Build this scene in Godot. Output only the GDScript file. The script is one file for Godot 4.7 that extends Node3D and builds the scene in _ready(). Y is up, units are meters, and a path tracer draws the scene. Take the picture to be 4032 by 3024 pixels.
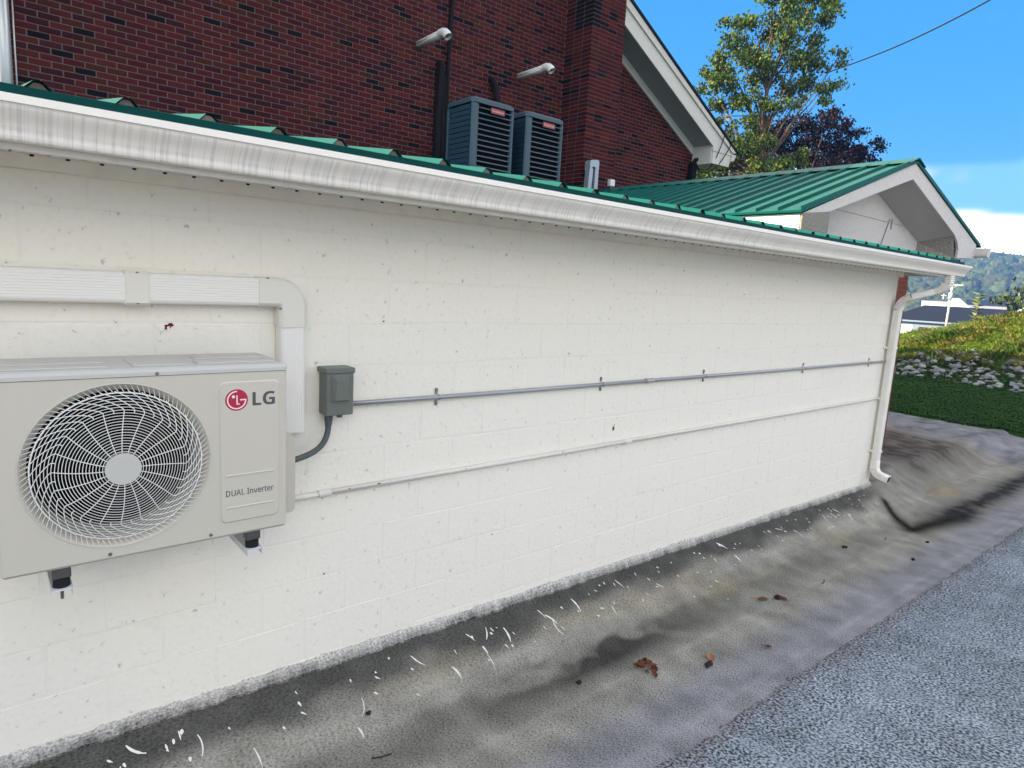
extends Node3D

# Everything is in metres, y up. The white block wall stands in the plane z = 0 and runs along x.
const EYE := Vector3(0.0, 1.9, 2.83)
const CLOUD_SHIFT := Vector2(-62.83617, -164.2314)  # keeps the view mostly clear, bright fill cloud behind the eye
const SUN_TRAVEL := Vector3(1.45, -0.66, 1.0)

var M := {}
var names := {}
var rng := RandomNumberGenerator.new()
var wob := FastNoiseLite.new()


# ---------------------------------------------------------------- mesh helpers
class MB:
	var st := SurfaceTool.new()

	func _init() -> void:
		st.begin(Mesh.PRIMITIVE_TRIANGLES)
		st.set_smooth_group(-1)
		st.set_color(Color.WHITE)

	func smooth(on: bool) -> MB:
		st.set_smooth_group(1 if on else -1)
		return self

	func col(c: Color) -> MB:
		st.set_color(c)
		return self

	func tri(a: Vector3, b: Vector3, c: Vector3) -> void:
		st.add_vertex(a)
		st.add_vertex(c)
		st.add_vertex(b)

	func quad(a: Vector3, b: Vector3, c: Vector3, d: Vector3) -> void:
		tri(a, b, c)
		tri(a, c, d)

	func face(mid: Vector3, p: Array) -> void:
		# a flat polygon turned so that it faces away from mid
		var n: Vector3 = (p[1] - p[0]).cross(p[2] - p[0])
		var q := p.duplicate()
		if n.dot(p[0] - mid) < 0.0:
			q.reverse()
		for i in range(1, q.size() - 1):
			tri(q[0], q[i], q[i + 1])

	func box(mn: Vector3, mx: Vector3) -> MB:
		var m := (mn + mx) / 2.0
		var a := [mn, mx]
		for s in 2:
			face(m, [Vector3(a[s].x, mn.y, mn.z), Vector3(a[s].x, mx.y, mn.z), Vector3(a[s].x, mx.y, mx.z), Vector3(a[s].x, mn.y, mx.z)])
			face(m, [Vector3(mn.x, a[s].y, mn.z), Vector3(mx.x, a[s].y, mn.z), Vector3(mx.x, a[s].y, mx.z), Vector3(mn.x, a[s].y, mx.z)])
			face(m, [Vector3(mn.x, mn.y, a[s].z), Vector3(mx.x, mn.y, a[s].z), Vector3(mx.x, mx.y, a[s].z), Vector3(mn.x, mx.y, a[s].z)])
		return self

	func cbox(mn: Vector3, mx: Vector3, r: float) -> MB:
		# box with chamfered edges
		var m := (mn + mx) / 2.0
		var h := (mx - mn) / 2.0
		var o := [Vector3(1, 0, 0), Vector3(0, 1, 0), Vector3(0, 0, 1)]
		for a in 3:
			var b := (a + 1) % 3
			var c := (a + 2) % 3
			for s in [-1.0, 1.0]:
				var f: Vector3 = m + o[a] * h[a] * s
				var u: Vector3 = o[b] * (h[b] - r)
				var w: Vector3 = o[c] * (h[c] - r)
				face(m, [f - u - w, f + u - w, f + u + w, f - u + w])
				for t in [-1.0, 1.0]:
					var p: Vector3 = m + o[a] * h[a] * s + o[b] * (h[b] - r) * t
					var q: Vector3 = m + o[a] * (h[a] - r) * s + o[b] * h[b] * t
					face(m, [p - w, p + w, q + w, q - w])
		for x in [-1.0, 1.0]:
			for y in [-1.0, 1.0]:
				for z in [-1.0, 1.0]:
					var k := Vector3(x, y, z)
					face(m, [m + k * Vector3(h.x, h.y - r, h.z - r), m + k * Vector3(h.x - r, h.y, h.z - r), m + k * Vector3(h.x - r, h.y - r, h.z)])
		return self

	func tube(pts: Array, r: float, n := 10, caps := true, r_end := -1.0) -> MB:
		var rings := []
		var side := Vector3.ZERO
		for i in pts.size():
			var d: Vector3 = (pts[mini(i + 1, pts.size() - 1)] - pts[maxi(i - 1, 0)]).normalized()
			if side == Vector3.ZERO:
				side = d.cross(Vector3.UP if absf(d.y) < 0.9 else Vector3.RIGHT).normalized()
			side = (side - d * side.dot(d)).normalized()
			var up := side.cross(d)
			var rr := r if r_end < 0.0 else lerpf(r, r_end, float(i) / maxf(1.0, pts.size() - 1.0))
			var ring := []
			for k in n:
				var a := TAU * k / n
				ring.append(pts[i] + (side * cos(a) + up * sin(a)) * rr)
			rings.append(ring)
		for i in pts.size() - 1:
			for k in n:
				var l := (k + 1) % n
				face((pts[i] + pts[i + 1]) / 2.0, [rings[i][k], rings[i][l], rings[i + 1][l], rings[i + 1][k]])
		if caps:
			face(pts[1], rings[0])
			face(pts[pts.size() - 2], rings[pts.size() - 1])
		return self

	func band(a: Array, b: Array, mid := Vector3(0, 0, -1000)) -> void:
		# quads between two rows of points
		for i in a.size() - 1:
			face(mid, [a[i], a[i + 1], b[i + 1], b[i]])

	func prism(poly: Array, z0: float, z1: float) -> MB:
		# poly of Vector2 (x, y), extruded from z0 (back) to z1 (front)
		var p := PackedVector2Array(poly)
		if not Geometry2D.is_polygon_clockwise(p):
			p.reverse()
		var t := Geometry2D.triangulate_polygon(p)
		for i in range(0, t.size(), 3):
			var a := p[t[i]]
			var b := p[t[i + 1]]
			var c := p[t[i + 2]]
			if (b - a).cross(c - a) < 0.0:
				var s := b
				b = c
				c = s
			tri(Vector3(a.x, a.y, z1), Vector3(b.x, b.y, z1), Vector3(c.x, c.y, z1))
			tri(Vector3(a.x, a.y, z0), Vector3(c.x, c.y, z0), Vector3(b.x, b.y, z0))
		for i in p.size():
			var a := p[i]
			var b := p[(i + 1) % p.size()]
			quad(Vector3(a.x, a.y, z0), Vector3(b.x, b.y, z0), Vector3(b.x, b.y, z1), Vector3(a.x, a.y, z1))
		return self

	func done() -> ArrayMesh:
		st.generate_normals()
		return st.commit()


func numbered(called: String) -> String:
	if not names.has(called):
		names[called] = 0
		return called
	names[called] += 1
	return "%s_%03d" % [called, names[called]]


func tag(o: Node3D, label: String, category: String, group := "", kind := "") -> Node3D:
	if label:
		o.set_meta("label", label)
	if category:
		o.set_meta("category", category)
	if group:
		o.set_meta("group", group)
	if kind:
		o.set_meta("kind", kind)
	return o


func thing(called: String, label: String, category: String, at := Vector3.ZERO, group := "") -> Node3D:
	var o := Node3D.new()
	o.name = numbered(called)
	add_child(o)
	o.position = at
	tag(o, label, category, group)
	return o


func part(called: String, mesh: Mesh, mat: Material, parent: Node3D, at := Vector3.ZERO) -> MeshInstance3D:
	var o := MeshInstance3D.new()
	o.name = called
	o.mesh = mesh
	o.material_override = mat
	parent.add_child(o, true)
	o.position = at
	return o


func single(called: String, mesh: Mesh, mat: Material, label: String, category: String, group := "", at := Vector3.ZERO) -> MeshInstance3D:
	var o := MeshInstance3D.new()
	o.name = numbered(called)
	o.mesh = mesh
	o.material_override = mat
	add_child(o)
	o.position = at
	tag(o, label, category, group)
	return o


func struct(called: String, mesh: Mesh, mat: Material, kind := "structure") -> MeshInstance3D:
	var o := MeshInstance3D.new()
	o.name = numbered(called)
	o.mesh = mesh
	o.material_override = mat
	add_child(o)
	o.set_meta("kind", kind)
	return o


func many(called: String, mesh: Mesh, mat: Material, xf: Array, cols: Array, parent: Node3D = self) -> MultiMeshInstance3D:
	var mm := MultiMesh.new()
	mm.transform_format = MultiMesh.TRANSFORM_3D
	mm.use_colors = true
	mm.mesh = mesh
	mm.instance_count = xf.size()
	for i in xf.size():
		mm.set_instance_transform(i, xf[i])
		mm.set_instance_color(i, cols[i])
	var o := MultiMeshInstance3D.new()
	o.name = called if parent != self else numbered(called)
	o.multimesh = mm
	o.material_override = mat
	parent.add_child(o, true)
	return o


# ---------------------------------------------------------------- materials
func lin(r: float, g: float, b: float) -> Color:
	return Color(r, g, b).linear_to_srgb()


func noise_tex(sd: int, freq: float, oct: int, stops: Array, cols: Array, size := 512, bump := 0.0, type := FastNoiseLite.TYPE_SIMPLEX_SMOOTH) -> NoiseTexture2D:
	var n := FastNoiseLite.new()
	n.seed = sd
	n.noise_type = type
	n.frequency = freq
	n.fractal_octaves = oct
	var t := NoiseTexture2D.new()
	t.width = size
	t.height = size
	t.seamless = true
	t.seamless_blend_skirt = 0.2
	t.noise = n
	if bump > 0.0:
		t.as_normal_map = true
		t.bump_strength = bump
	else:
		var g := Gradient.new()
		g.offsets = PackedFloat32Array(stops)
		g.colors = PackedColorArray(cols)
		t.color_ramp = g
	return t


func mat(key: String, c: Color, rough := 0.8, metal := 0.0) -> StandardMaterial3D:
	var m := StandardMaterial3D.new()
	m.resource_name = key
	m.albedo_color = c
	m.roughness = rough
	m.metallic = metal
	m.metallic_specular = 0.08 if rough >= 0.84 else (0.22 if rough >= 0.55 else 0.4)
	M[key] = m
	return m


func textured(m: StandardMaterial3D, albedo: Texture2D, scale: float, normal: Texture2D = null, strength := 1.0) -> StandardMaterial3D:
	m.uv1_triplanar = true
	m.uv1_world_triplanar = true
	m.uv1_scale = Vector3.ONE * scale
	if albedo:
		m.albedo_texture = albedo
	if normal:
		m.normal_enabled = true
		m.normal_texture = normal
		m.normal_scale = strength
	return m


func grey(v: float) -> Color:
	return Color(v, v, v)


func make_materials() -> void:
	var speck := noise_tex(3, 0.035, 4, [0.0, 0.45, 0.7, 1.0], [grey(0.95), grey(0.985), grey(1.0), grey(0.975)])
	var fine := noise_tex(7, 0.12, 3, [0.0, 0.5, 1.0], [grey(0.72), grey(0.94), grey(1.0)])
	var rough_n := noise_tex(11, 0.06, 4, [], [], 512, 6.0)
	var fine_n := noise_tex(13, 0.16, 3, [], [], 512, 8.0)
	var grit := noise_tex(17, 0.05, 5, [0.0, 0.30, 0.40, 0.52, 0.72, 1.0], [grey(0.16), grey(0.36), grey(0.62), grey(0.80), grey(1.0), grey(1.0)], 1024)
	var grit_n := noise_tex(17, 0.05, 5, [], [], 1024, 26.0)
	var cell := noise_tex(23, 0.06, 2, [0.0, 0.25, 0.6, 1.0], [grey(0.4), grey(0.8), grey(0.95), grey(1.0)], 512, 0.0, FastNoiseLite.TYPE_CELLULAR)

	var worn := noise_tex(41, 0.028, 6, [0.0, 0.10, 0.15, 0.20, 0.62, 1.0], [grey(0.70), grey(0.84), grey(0.965), grey(0.99), grey(1.0), grey(0.965)], 1024)
	var stipple := noise_tex(43, 0.10, 4, [], [], 512, 7.0)
	textured(mat("wall_paint", lin(0.82, 0.785, 0.69), 0.75), worn, 0.62, stipple, 0.075)
	textured(mat("joint_paint", lin(0.80, 0.765, 0.67), 0.8), worn, 0.62, stipple, 0.08)
	textured(mat("white_trim", lin(0.80, 0.775, 0.715), 0.45), speck, 0.5)
	mat("gutter_paint", Color.WHITE, 0.35).vertex_color_use_as_albedo = true
	mat("white_plastic", lin(0.78, 0.755, 0.71), 0.4)
	mat("cream_plastic", lin(0.70, 0.675, 0.60), 0.42)
	mat("grille_plastic", lin(0.72, 0.72, 0.68), 0.4)
	mat("unit_metal", lin(0.53, 0.50, 0.42), 0.38)
	mat("unit_lid", lin(0.50, 0.495, 0.46), 0.4)
	mat("unit_panel", lin(0.535, 0.505, 0.425), 0.36)
	mat("seam_dark", lin(0.12, 0.11, 0.10), 0.7)
	mat("black", lin(0.006, 0.006, 0.008), 0.6)
	mat("fan_black", lin(0.006, 0.006, 0.007), 0.9)
	mat("rubber", lin(0.018, 0.018, 0.02), 0.75)
	mat("bracket", lin(0.62, 0.64, 0.66), 0.4)
	mat("dark_steel", lin(0.10, 0.10, 0.095), 0.5, 0.5)
	mat("screw", lin(0.22, 0.21, 0.20), 0.4, 0.8)
	mat("logo_red", lin(0.42, 0.018, 0.055), 0.35)
	mat("logo_white", lin(0.8, 0.72, 0.70), 0.4)
	mat("letter_grey", lin(0.085, 0.082, 0.085), 0.5)
	mat("box_green", lin(0.135, 0.155, 0.135), 0.42)
	mat("flex_grey", lin(0.085, 0.095, 0.105), 0.45)
	mat("steel_conduit", lin(0.36, 0.37, 0.385), 0.38, 0.35)
	mat("strap_steel", lin(0.30, 0.30, 0.31), 0.4, 0.6)
	textured(mat("painted_pipe", lin(0.72, 0.69, 0.63), 0.5), speck, 2.0, rough_n, 0.3)
	mat("chip_red", lin(0.14, 0.022, 0.018), 0.9)
	mat("chip_white", lin(0.82, 0.79, 0.74), 0.8)
	textured(mat("mortar", lin(0.20, 0.155, 0.145), 0.95), fine, 3.0, fine_n, 0.6)
	var tones := [Vector3(0.095, 0.020, 0.022), Vector3(0.082, 0.017, 0.020), Vector3(0.108, 0.024, 0.022), Vector3(0.070, 0.019, 0.023), Vector3(0.078, 0.025, 0.019), Vector3(0.014, 0.011, 0.016), Vector3(0.052, 0.015, 0.020)]
	for i in tones.size():
		textured(mat("brick_%d" % i, lin(tones[i].x, tones[i].y, tones[i].z), 0.88), fine, 5.0, fine_n, 0.5)
	textured(mat("brick_any", Color.WHITE, 0.88), fine, 5.0, fine_n, 0.5).vertex_color_use_as_albedo = true
	textured(mat("brick_warm", lin(0.26, 0.075, 0.05), 0.88), fine, 5.0, fine_n, 0.5)
	mat("green_roof", lin(0.006, 0.098, 0.082), 0.45).metallic_specular = 0.16
	mat("green_dark", lin(0.004, 0.050, 0.048), 0.45).metallic_specular = 0.12
	mat("closure_grey", lin(0.20, 0.19, 0.17), 0.8)
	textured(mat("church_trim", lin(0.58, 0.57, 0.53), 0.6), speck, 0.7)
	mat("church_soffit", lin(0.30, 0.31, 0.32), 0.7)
	mat("shingle", lin(0.022, 0.024, 0.034), 0.9)
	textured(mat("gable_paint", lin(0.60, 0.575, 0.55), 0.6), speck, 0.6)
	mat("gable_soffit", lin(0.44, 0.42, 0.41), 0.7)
	textured(mat("weathered", lin(0.42, 0.39, 0.35), 0.85), noise_tex(31, 0.05, 4, [0.0, 0.35, 0.6, 1.0], [grey(0.3), grey(0.6), grey(0.95), grey(1.0)]), 2.2)
	mat("condenser_blue", lin(0.022, 0.055, 0.085), 0.45)
	mat("condenser_post", lin(0.042, 0.080, 0.105), 0.45)
	mat("badge_red", lin(0.26, 0.05, 0.06), 0.4)
	mat("badge_text", lin(0.62, 0.3, 0.3), 0.4)
	mat("pvc", lin(0.66, 0.66, 0.63), 0.4)
	mat("pipe_black", lin(0.008, 0.008, 0.010), 0.6)
	mat("hood_grey", lin(0.28, 0.34, 0.40), 0.4, 0.3)
	mat("zinc", lin(0.45, 0.47, 0.47), 0.35, 0.5)
	mat("wire_black", lin(0.012, 0.013, 0.016), 0.6)
	var con := textured(mat("concrete", Color.WHITE, 0.92), noise_tex(47, 0.055, 6, [0.0, 0.3, 0.5, 0.75, 1.0], [grey(0.36), grey(0.74), grey(0.93), grey(1.0), grey(1.0)], 1024), 1.4, fine_n, 1.2)
	con.uv1_scale = Vector3(0.9, 1.6, 2.2)
	con.vertex_color_use_as_albedo = true
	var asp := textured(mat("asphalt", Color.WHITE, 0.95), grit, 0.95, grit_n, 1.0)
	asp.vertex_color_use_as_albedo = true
	var soil := textured(mat("soil", Color.WHITE, 0.98), fine, 1.3, fine_n, 0.8)
	soil.vertex_color_use_as_albedo = true
	textured(mat("stone_grey", Color.WHITE, 0.92), cell, 1.5, fine_n, 0.8).vertex_color_use_as_albedo = true
	var leafy := mat("leafy", Color.WHITE, 0.6)
	leafy.vertex_color_use_as_albedo = true
	leafy.backlight_enabled = true
	leafy.backlight = lin(0.17, 0.19, 0.02)
	var dark_leaf := mat("dark_leaf", Color.WHITE, 0.6)
	dark_leaf.vertex_color_use_as_albedo = true
	var bladed := mat("bladed", Color.WHITE, 0.7)
	bladed.vertex_color_use_as_albedo = true
	bladed.backlight_enabled = true
	bladed.backlight = lin(0.13, 0.16, 0.02)
	mat("forest_leaf", Color.WHITE, 0.9).vertex_color_use_as_albedo = true
	textured(mat("bark", lin(0.16, 0.125, 0.095), 0.95), fine, 3.0, fine_n, 1.0)
	mat("house_roof", lin(0.018, 0.022, 0.032), 0.85)
	mat("shaded_house_wall", lin(0.22, 0.28, 0.36), 0.7)  # bluish shade on the wall is put into its colour
	mat("brown_door", lin(0.055, 0.028, 0.022), 0.7)
	mat("far_white", lin(0.78, 0.76, 0.72), 0.6)
	mat("far_grey", lin(0.30, 0.31, 0.34), 0.7)
	mat("pole_wood", lin(0.55, 0.53, 0.46), 0.85)
	mat("transformer", lin(0.62, 0.62, 0.58), 0.5)
	mat("leaf_brown", lin(0.13, 0.045, 0.025), 0.8)
	mat("leaf_tan", lin(0.28, 0.14, 0.07), 0.8)
	mat("twig", lin(0.035, 0.025, 0.022), 0.9)
	mat("paint_splash", lin(0.74, 0.72, 0.68), 0.6)


# ---------------------------------------------------------------- the lie of the land
func base_y(x: float) -> float:
	return 0.012 - 0.0195 * clampf(x, -4.0, 11.0)


func apron_y(x: float, z: float) -> float:
	var d := z + 0.25 * smoothstep(7.7, 9.2, x)
	var dd := clampf(d / 0.46, 0.0, 1.0)
	var drop := -0.212 * (1.0 - pow(1.0 - dd, 1.55))
	var rise := 0.24 * smoothstep(0.85, 3.6, z) + 0.02 * maxf(-z, 0.0)
	var y := base_y(x) + drop + rise
	y += 0.008 * wob.get_noise_2d(x * 60.0, z * 60.0) * smoothstep(0.0, 0.2, absf(z))
	return lerpf(y, -0.21, smoothstep(11.8, 14.6, x))


func bank_y(x: float, z: float) -> float:
	var crest := lerpf(0.38, 1.75, smoothstep(-8.5, -2.2, z))
	var y := -0.21 + (crest + 0.21) * smoothstep(20.2, 28.0, x)
	y -= 5.5 * smoothstep(29.0, 52.0, x)
	return y + 0.10 * wob.get_noise_2d(x * 14.0, z * 14.0) * smoothstep(20.5, 23.0, x)


func grid(xs: PackedFloat32Array, zs: PackedFloat32Array, height: Callable, tint: Callable) -> ArrayMesh:
	var st := SurfaceTool.new()
	st.begin(Mesh.PRIMITIVE_TRIANGLES)
	st.set_smooth_group(1)
	for j in zs.size():
		for i in xs.size():
			st.set_color(tint.call(xs[i], zs[j]))
			st.add_vertex(Vector3(xs[i], height.call(xs[i], zs[j]), zs[j]))
	var w := xs.size()
	for j in zs.size() - 1:
		for i in w - 1:
			var a := j * w + i
			for k in [a, a + 1, a + w, a + 1, a + w + 1, a + w]:
				st.add_index(k)
	st.generate_normals()
	return st.commit()


func steps(a: float, b: float, d: float) -> PackedFloat32Array:
	var out := PackedFloat32Array()
	var n := int(ceil((b - a) / d))
	for i in n + 1:
		out.append(lerpf(a, b, float(i) / n))
	return out


func mixc(a: Color, b: Color, t: float) -> Color:
	return a.lerp(b, clampf(t, 0.0, 1.0))


func concrete_tint(x: float, z: float) -> Color:
	var n := wob.get_noise_2d(x * 18.0, z * 30.0)
	var n2 := wob.get_noise_2d(x * 70.0 + 50.0, z * 70.0)
	var n3 := wob.get_noise_2d(x * 7.0 - 90.0, z * 16.0)
	var c := Color(0.40, 0.385, 0.335)
	c = mixc(c, Color(0.38, 0.32, 0.20), (n3 - 0.12) * 2.0 * smoothstep(0.08, 0.25, z) * (1.0 - smoothstep(0.4, 0.55, z)))
	# mildew along the foot of the wall and silt in the bottom of the swale
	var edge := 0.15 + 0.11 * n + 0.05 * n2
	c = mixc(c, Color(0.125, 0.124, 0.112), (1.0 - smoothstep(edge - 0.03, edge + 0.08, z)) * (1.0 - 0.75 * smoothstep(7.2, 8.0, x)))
	var silt := smoothstep(0.34 + 0.05 * n3, 0.42 + 0.05 * n3 + 0.03 * n2, z) * (1.0 - smoothstep(0.52, 0.80 + 0.1 * n3, z)) * smoothstep(-0.15, 0.25, n + 0.25 + 0.3 * n2)
	c = mixc(c, Color(0.095, 0.092, 0.083), silt * (0.38 + 0.75 * exp(-pow((x - 2.75) / 0.75, 2.0))) * (1.0 - smoothstep(6.2, 7.0, x) * 0.8))
	# far side: pale troweled strip beside the asphalt
	c = mixc(c, Color(0.345, 0.345, 0.36), smoothstep(0.8, 1.05, z))
	if x > 6.9:
		var seg := Geometry2D.get_closest_point_to_segment(Vector2(x, z), Vector2(7.66, 0.20), Vector2(7.15, 0.66))
		var seg2 := Geometry2D.get_closest_point_to_segment(Vector2(x, z), Vector2(7.15, 0.66), Vector2(8.3, 0.80))
		var away := minf(Vector2(x, z).distance_to(seg), Vector2(x, z).distance_to(seg2) * 0.8)
		var run := exp(-pow(away / (0.055 + 0.03 * n2 + 0.05 * smoothstep(0.3, 0.7, z)), 2.0))
		c = mixc(c, Color(0.030, 0.028, 0.022), run)
		var wet := exp(-pow((z - 0.72 - 0.05 * n) / (0.16 + 0.05 * n2), 2.0)) * smoothstep(7.4, 8.2, x) * (1.0 - smoothstep(11.5, 13.0, x))
		c = mixc(c, Color(0.042, 0.042, 0.046), wet * (1.0 + 0.5 * n2))
		var brown := smoothstep(9.0, 9.8, x) * (1.0 - smoothstep(11.4, 12.0, x)) * (1.0 - smoothstep(-0.3, 0.25, z + 0.2 * n))
		c = mixc(c, Color(0.11, 0.090, 0.082), brown * (0.8 + 0.9 * n2))
		c = mixc(c, Color(0.27, 0.275, 0.29), smoothstep(11.5, 12.3, x + 0.5 * n3))
		c = mixc(c, Color(0.14, 0.145, 0.165), smoothstep(0.1, 0.4, wob.get_noise_2d(x * 10.0, z * 45.0)) * 0.6 * smoothstep(11.5, 12.3, x))
	var v := 1.0 + 0.32 * n2 + 0.16 * n
	return Color(c.r * v, c.g * v, c.b * v)


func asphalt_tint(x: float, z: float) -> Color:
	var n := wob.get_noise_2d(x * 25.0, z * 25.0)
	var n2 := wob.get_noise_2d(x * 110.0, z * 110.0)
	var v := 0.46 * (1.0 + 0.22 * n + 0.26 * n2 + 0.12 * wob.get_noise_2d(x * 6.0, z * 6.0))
	return Color(v * 0.92, v * 1.05, v * 1.22)  # blue cast of the open sky put into the asphalt colour


# ---------------------------------------------------------------- pieces
func brick_mesh(l: float, h: float, d: float, ch: float) -> ArrayMesh:
	# front half of a laid brick: face in +z at z = 0, arrises worn off, sides running back d
	var b := MB.new()
	var mid := Vector3(0, 0, -d)
	var x := l / 2.0
	var y := h / 2.0
	var f := [Vector3(-x + ch, -y + ch, 0), Vector3(x - ch, -y + ch, 0), Vector3(x - ch, y - ch, 0), Vector3(-x + ch, y - ch, 0)]
	var g := [Vector3(-x, -y, -ch * 0.8), Vector3(x, -y, -ch * 0.8), Vector3(x, y, -ch * 0.8), Vector3(-x, y, -ch * 0.8)]
	var k := [Vector3(-x, -y, -d), Vector3(x, -y, -d), Vector3(x, y, -d), Vector3(-x, y, -d)]
	b.face(mid, f)
	for i in 4:
		var j := (i + 1) % 4
		b.face(mid, [f[i], f[j], g[j], g[i]])
		b.face(mid, [g[i], g[j], k[j], k[i]])
	return b.done()


func text_mesh(s: String, cap: float, width: float, bold := false) -> TextMesh:
	var f := SystemFont.new()
	f.font_names = PackedStringArray(["Droid Sans"])
	if bold:
		f.font_weight = 700
	var t := TextMesh.new()
	t.text = s
	t.font = f
	t.font_size = 64
	t.pixel_size = cap / 0.714 / 64.0
	t.depth = 0.0008
	t.curve_step = 1.0
	return t


func lettering(called: String, s: String, left: float, bottom: float, z: float, cap: float, width: float, m: Material, parent: Node3D, bold := false) -> void:
	var t := text_mesh(s, cap, width, bold)
	var bb := t.get_aabb()
	var o := part(called, t, m, parent)
	var k := width / maxf(bb.size.x, 0.001)
	o.scale = Vector3(k, 1, 1)
	o.position = Vector3(left - bb.position.x * k, bottom - bb.position.y, z)


func rounded(x0: float, y0: float, x1: float, y1: float, r: float, n := 5) -> Array:
	var out := []
	for c in [[x1 - r, y0 + r, -PI / 2], [x1 - r, y1 - r, 0.0], [x0 + r, y1 - r, PI / 2], [x0 + r, y0 + r, PI]]:
		for i in n + 1:
			var a: float = c[2] + PI / 2 * i / n
			out.append(Vector2(c[0] + cos(a) * r, c[1] + sin(a) * r))
	return out


func plate(b: MB, outline: Array, inner: Array, z0: float, z1: float) -> void:
	# raised plate: outline at z0 sloping up to inner at z1
	var mid := Vector3(0.5, 1.2, -5)
	var n := outline.size()
	for i in n:
		var j := (i + 1) % n
		b.face(mid, [Vector3(outline[i].x, outline[i].y, z0), Vector3(outline[j].x, outline[j].y, z0), Vector3(inner[j].x, inner[j].y, z1), Vector3(inner[i].x, inner[i].y, z1)])
	var c := Vector2.ZERO
	for p in inner:
		c += p
	c /= n
	for i in n:
		var j := (i + 1) % n
		b.face(mid, [Vector3(c.x, c.y, z1), Vector3(inner[i].x, inner[i].y, z1), Vector3(inner[j].x, inner[j].y, z1)])


func ring_mesh(R: float, z: float, r: float, n := 72, m := 5) -> ArrayMesh:
	var b := MB.new().smooth(true)
	for i in n:
		for k in m:
			var q := []
			for s in [[0, 0], [1, 0], [1, 1], [0, 1]]:
				var a: float = TAU * (i + s[0]) / n
				var c: float = TAU * (k + s[1]) / m
				q.append(Vector3(cos(a) * (R + r * cos(c)), sin(a) * (R + r * cos(c)), z + r * sin(c)))
			var am := TAU * (i + 0.5) / n
			b.face(Vector3(cos(am) * R, sin(am) * R, z), q)
	return b.done()


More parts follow.
